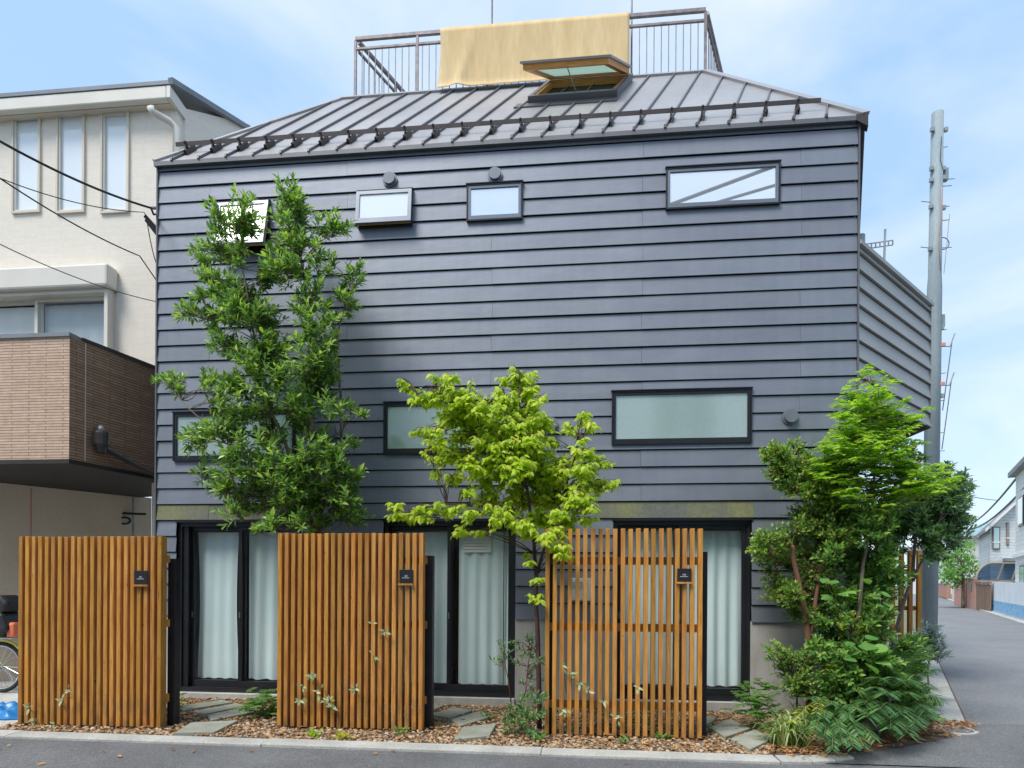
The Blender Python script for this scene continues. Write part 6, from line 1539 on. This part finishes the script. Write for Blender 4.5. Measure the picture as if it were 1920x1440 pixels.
# plants between the middle and right-hand screens
random.seed(15)
b10 = G(985, 1378); b10.z = 0
clump_plants('low_shrub', 'dark green low shrub at the left foot of the rightmost screen', 'shrub', b10, [(960, 1345, 20), (985, 1335, 24), (1005, 1350, 20), (975, 1365, 20), (1000, 1368, 20), (950, 1362, 12), (1010, 1320, 14), (985, 1310, 14)], yc(-1.62, -1.35), 'oval', 'leaf_frond', 'twig_green', [([b10, P(985, 1340, -1.5)], 0.008, 0.004)], 0.055, 14, wfrac=0.38, n_lf=10)
b11 = G(958, 1350); b11.z = 0
clump_plants('leafy_shrub', 'thin shrub climbing beside the middle glass door', 'shrub', b11, [(945, 1215, 14), (935, 1250, 16), (950, 1235, 14), (985, 1215, 18), (1005, 1225, 16), (975, 1245, 14), (1000, 1260, 18), (985, 1285, 18), (1010, 1295, 14), (1000, 1200, 14), (965, 1205, 10), (1012, 1240, 12)], yc(-1.3, -0.95), 'oval', 'leaf_evergreen', 'bark_red', [([b11, P(955, 1290, -1.1), P(945, 1225, -1.1)], 0.008, 0.003), ([b11, P(985, 1300, -1.1), P(995, 1220, -1.1)], 0.007, 0.003)], 0.050, 10, wfrac=0.42, n_lf=9)
tuft('lilyturf_clump', 'few strappy leaves beside the sill of the middle glass door', G(968, 1345), 14, 0.22, 0.16, 'leaf_fern', 0.016, 'strappy grass clumps')
# variegated sprigs that grow out between slats
def sprig(label, spots, y):
    b = P(spots[0][0], spots[0][1], y)
    t = thing('variegated_sprig', label, 'plant', (b.x, y, 0), 'variegated sprigs growing through the screens')
    m = MB(); tv, tf = LEAF['oval']; me = bpy.data.meshes.new('leaf'); me.from_pydata(tv, [], tf); me.materials.append(MAT['leaf_pale'])
    for px, py, n in spots:
        p = P(px, py, y - 0.04)
        m.tube(curve_pts((p.x + random.uniform(-0.02, 0.02), y + 0.09, max(0.01, p.z - 0.25)), p, 0, 4), 0.003, 5)
        for k in range(n):
            a = k * 2.4 + random.uniform(-0.3, 0.3); d = Vector((math.cos(a), -0.55, math.sin(a) * 0.9 - 0.1)).normalized()
            u_ = (Vector((0, -1, 0.5)) + rv(0.15)).normalized(); yv = u_.cross(d).normalized(); zv = d.cross(yv); l_ = 0.058 * random.uniform(0.7, 1.2)
            o = link_mesh('leaf', me, t); q = p + rv(0.012) - origin(t); X, Y, Z = d * l_, yv * l_ * 0.45, zv * l_
            o.matrix_local = Matrix(((X.x, Y.x, Z.x, q.x), (X.y, Y.y, Z.y, q.y), (X.z, Y.z, Z.z, q.z), (0, 0, 0, 1)))
    m.build('stems', 'twig_green', t)
random.seed(16)
sprig('cream-edged sprigs poking through the foot of the middle screen', [(585, 1268, 11), (568, 1288, 6), (598, 1295, 5), (565, 1312, 6), (615, 1312, 9), (626, 1326, 10), (667, 1290, 5), (722, 1183, 5), (703, 1168, 2), (700, 1230, 3)], -1.40)
sprig('pale sprigs poking through the foot of the rightmost screen', [(1058, 1250, 5), (1073, 1265, 6), (1090, 1283, 3), (1102, 1292, 4), (1060, 1333, 8), (1130, 1318, 3), (1158, 1345, 5), (1195, 1290, 3)], -1.385)
sprig('tiny pale sprigs on the lower part of the leftmost screen', [(54, 1325, 4), (64, 1350, 5), (114, 1312, 4), (127, 1296, 4), (102, 1360, 5)], -1.61)
for lab, px, py, n, m_ in (('small pale sprig at the kerb before the rightmost screen', 1068, 1378, 13, 'leaf_pale'), ('little green weed at the kerb below the rightmost screen', 1238, 1388, 8, 'leaf_fern'), ('bright green weed in the gravel before the middle screen', 590, 1385, 12, 'leaf_sapling'), ('green weed in the gravel near the post of the middle screen', 752, 1378, 9, 'leaf_fern'), ('yellowish weed in the gravel before the middle screen', 640, 1388, 14, 'leaf_yellow'), ('small weed at the kerb left of the rightmost screen', 1010, 1392, 10, 'leaf_fern'), ('weed beside the stepping stones of the middle door', 912, 1350, 7, 'leaf_fern'), ('weed at the right foot of the rightmost screen', 1312, 1375, 10, 'leaf_evergreen'), ('small weed at the kerb near the last stepping stones', 1170, 1396, 8, 'leaf_fern')):
    b = G(px, py); L = Leaves()
    t = thing('weed', lab, 'weed', (b.x, b.y, 0), 'small weeds in the gravel')
    for k in range(n * 2):
        a = random.uniform(0, 6.28); d = Vector((math.cos(a), math.sin(a), random.uniform(0.2, 1.2))).normalized()
        L.add(b + Vector((random.gauss(0, 0.03), random.gauss(0, 0.02), random.uniform(0.0, 0.05))), d, (Vector((0, -0.4, 1)) + rv(0.2)).normalized(), random.uniform(0.04, 0.08), 0.022)
    L.build('leaves', 'oval', m_, t)
# far street tree
random.seed(17)
TF = []
for _ in range(34):
    a, r_ = random.uniform(0, 6.28), random.random() ** 0.5
    TF.append((1801 + 34 * r_ * math.cos(a), 1060 + 40 * r_ * math.sin(a), random.uniform(7, 11), 34 + random.uniform(-1.2, 1.2)))
bf = P(1806, 1110, 34); bf.z = 0
clump_plants('street_tree', 'light green round tree over the brick wall down the side street', 'tree', bf, TF, None, 'small', 'leaf_broad', 'bark_grey', [([bf, P(1806, 1085, 34), P(1801, 1045, 34)], 0.10, 0.04)], 0.20, 2.2, wfrac=0.6, n_lf=6, mode='cloud', branch_r=0.03)

# =================================================================== GRAVEL AND LITTER
ico_v = []
ph = (1 + 5 ** 0.5) / 2
for a, b in ((-1, ph), (1, ph), (-1, -ph), (1, -ph)): ico_v += [(a, b, 0)]
for a, b in ((-1, ph), (1, ph), (-1, -ph), (1, -ph)): ico_v += [(0, a, b)]
for a, b in ((ph, -1), (ph, 1), (-ph, -1), (-ph, 1)): ico_v += [(a, 0, b)]
ico_v = np.array(ico_v) / 1.902
ico_f = np.array([(0, 11, 5), (0, 5, 1), (0, 1, 7), (0, 7, 10), (0, 10, 11), (1, 5, 9), (5, 11, 4), (11, 10, 2), (10, 7, 6), (7, 1, 8), (3, 9, 4), (3, 4, 2), (3, 2, 6), (3, 6, 8), (3, 8, 9), (4, 9, 5), (2, 4, 11), (6, 2, 10), (8, 6, 7), (9, 8, 1)])
def pebbles(name, pts, smin, smax, mat_):
    N = len(pts); s = rng.uniform(smin, smax, N) * rng.uniform(0.6, 1.3, N); an = rng.uniform(0, 6.28, N)
    sc_ = np.stack([s * rng.uniform(0.8, 1.5, N), s * rng.uniform(0.7, 1.1, N), s * rng.uniform(0.4, 0.75, N)], 1)
    V = ico_v[None] * (1 + rng.uniform(-0.22, 0.22, (N, 12, 1))) * sc_[:, None, :]
    c, s_ = np.cos(an)[:, None], np.sin(an)[:, None]; t = rng.uniform(-0.35, 0.35, (N, 1))
    X = V[..., 0] * c - V[..., 1] * s_; Y = V[..., 0] * s_ + V[..., 1] * c; Z = V[..., 2] + X * t
    V = np.stack([X, Y, Z], -1) + pts[:, None, :]
    F = (ico_f[None] + (np.arange(N) * 12)[:, None, None]).reshape(-1, 3)
    me = bpy.data.meshes.new(name); me.vertices.add(N * 12); me.vertices.foreach_set('co', V.astype(np.float32).ravel())
    me.loops.add(F.size); me.loops.foreach_set('vertex_index', F.ravel().astype(np.int32))
    me.polygons.add(len(F)); me.polygons.foreach_set('loop_start', (np.arange(len(F)) * 3).astype(np.int32)); me.polygons.foreach_set('loop_total', np.full(len(F), 3, np.int32))
    me.update(calc_edges=True); me.materials.append(MAT[mat_])
    return link_mesh(name, me)
def in_stone(x, y):
    for q in STQ:
        c = 0
        for i in range(4):
            (x0, y0), (x1, y1) = q[i], q[(i + 1) % 4]
            c += 1 if (x1 - x0) * (y - y0) - (y1 - y0) * (x - x0) > 0 else -1
        if abs(c) == 4: return True
    return False
STQ = [[(G(x, y, 0.035).x, G(x, y, 0.035).y) for x, y in q] for q in stones]
pts = []
while len(pts) < 12000:
    x = rng.uniform(-4.6, 2.9); y = -1.80 + rng.random() ** 1.25 * 1.75
    if x > 2.3 and y < -1.7: continue
    if in_stone(x, y): continue
    pts.append((x, y, rng.uniform(0.0, 0.012)))
g = pebbles('gravel', np.array(pts), 0.006, 0.022, 'pebble')
tag(g, 'tan and brown gravel filling the bed in front of the house', 'gravel', kind='stuff')
L = Leaves(); random.seed(18)
def litter(n, fx):
    for _ in range(n):
        x, y, z = fx()
        a = random.uniform(0, 6.28); l_ = random.uniform(0.025, 0.065)
        L.add((x, y, z), (math.cos(a), math.sin(a), random.uniform(-0.25, 0.35)), (random.gauss(0, 0.35), random.gauss(0, 0.35), 1), l_, l_ * random.uniform(0.35, 0.6))
litter(2300, lambda: (random.uniform(-4.5, 2.9), -1.80 + random.random() ** 1.1 * 1.7, random.uniform(0.012, 0.03)))
litter(900, lambda: (lambda t: (2.4 + 2.2 * t + random.gauss(0, 0.10), -1.74 + 1.45 * t ** 1.25 + random.gauss(0, 0.10), random.uniform(0.006, 0.03)))(random.random()))
litter(40, lambda: (random.uniform(-4, 5), random.uniform(-2.9, -2.0), 0.0))
o = bpy.data.objects.new('leaf_litter', None); bpy.data.objects.remove(o)
rt = thing('leaf_litter', 'fallen brown leaves scattered over the gravel and kerb', 'leaf litter', (0, -1.6, 0)); bpy.data.objects.remove(rt)
p_, d_, u_, l_, w_ = (np.array(a, float) for a in (L.p, L.d, L.u, L.l, L.w))
me = leaf_mesh('leaf_litter', p_, d_, u_, l_, w_, 'oval'); me.materials.append(MAT['leaf_litter'])
tag(link_mesh('leaf_litter', me), 'fallen brown leaves scattered over the gravel and kerb', 'leaf litter', kind='stuff')

for lab, p0, p1, r_ in (('upper of two overhead cable bundles mirrored in the top right window', (-8, -4.5, 4.76), (14, -4.5, 11.9), 0.032), ('lower of two overhead cable bundles mirrored in the top right window', (-8, -4.5, 5.35), (14, -4.5, 10.8), 0.026)):
    cable('overhead_cable', lab, sag(p0, p1, 0.0), r_, 'cable_grey', 'overhead cables')
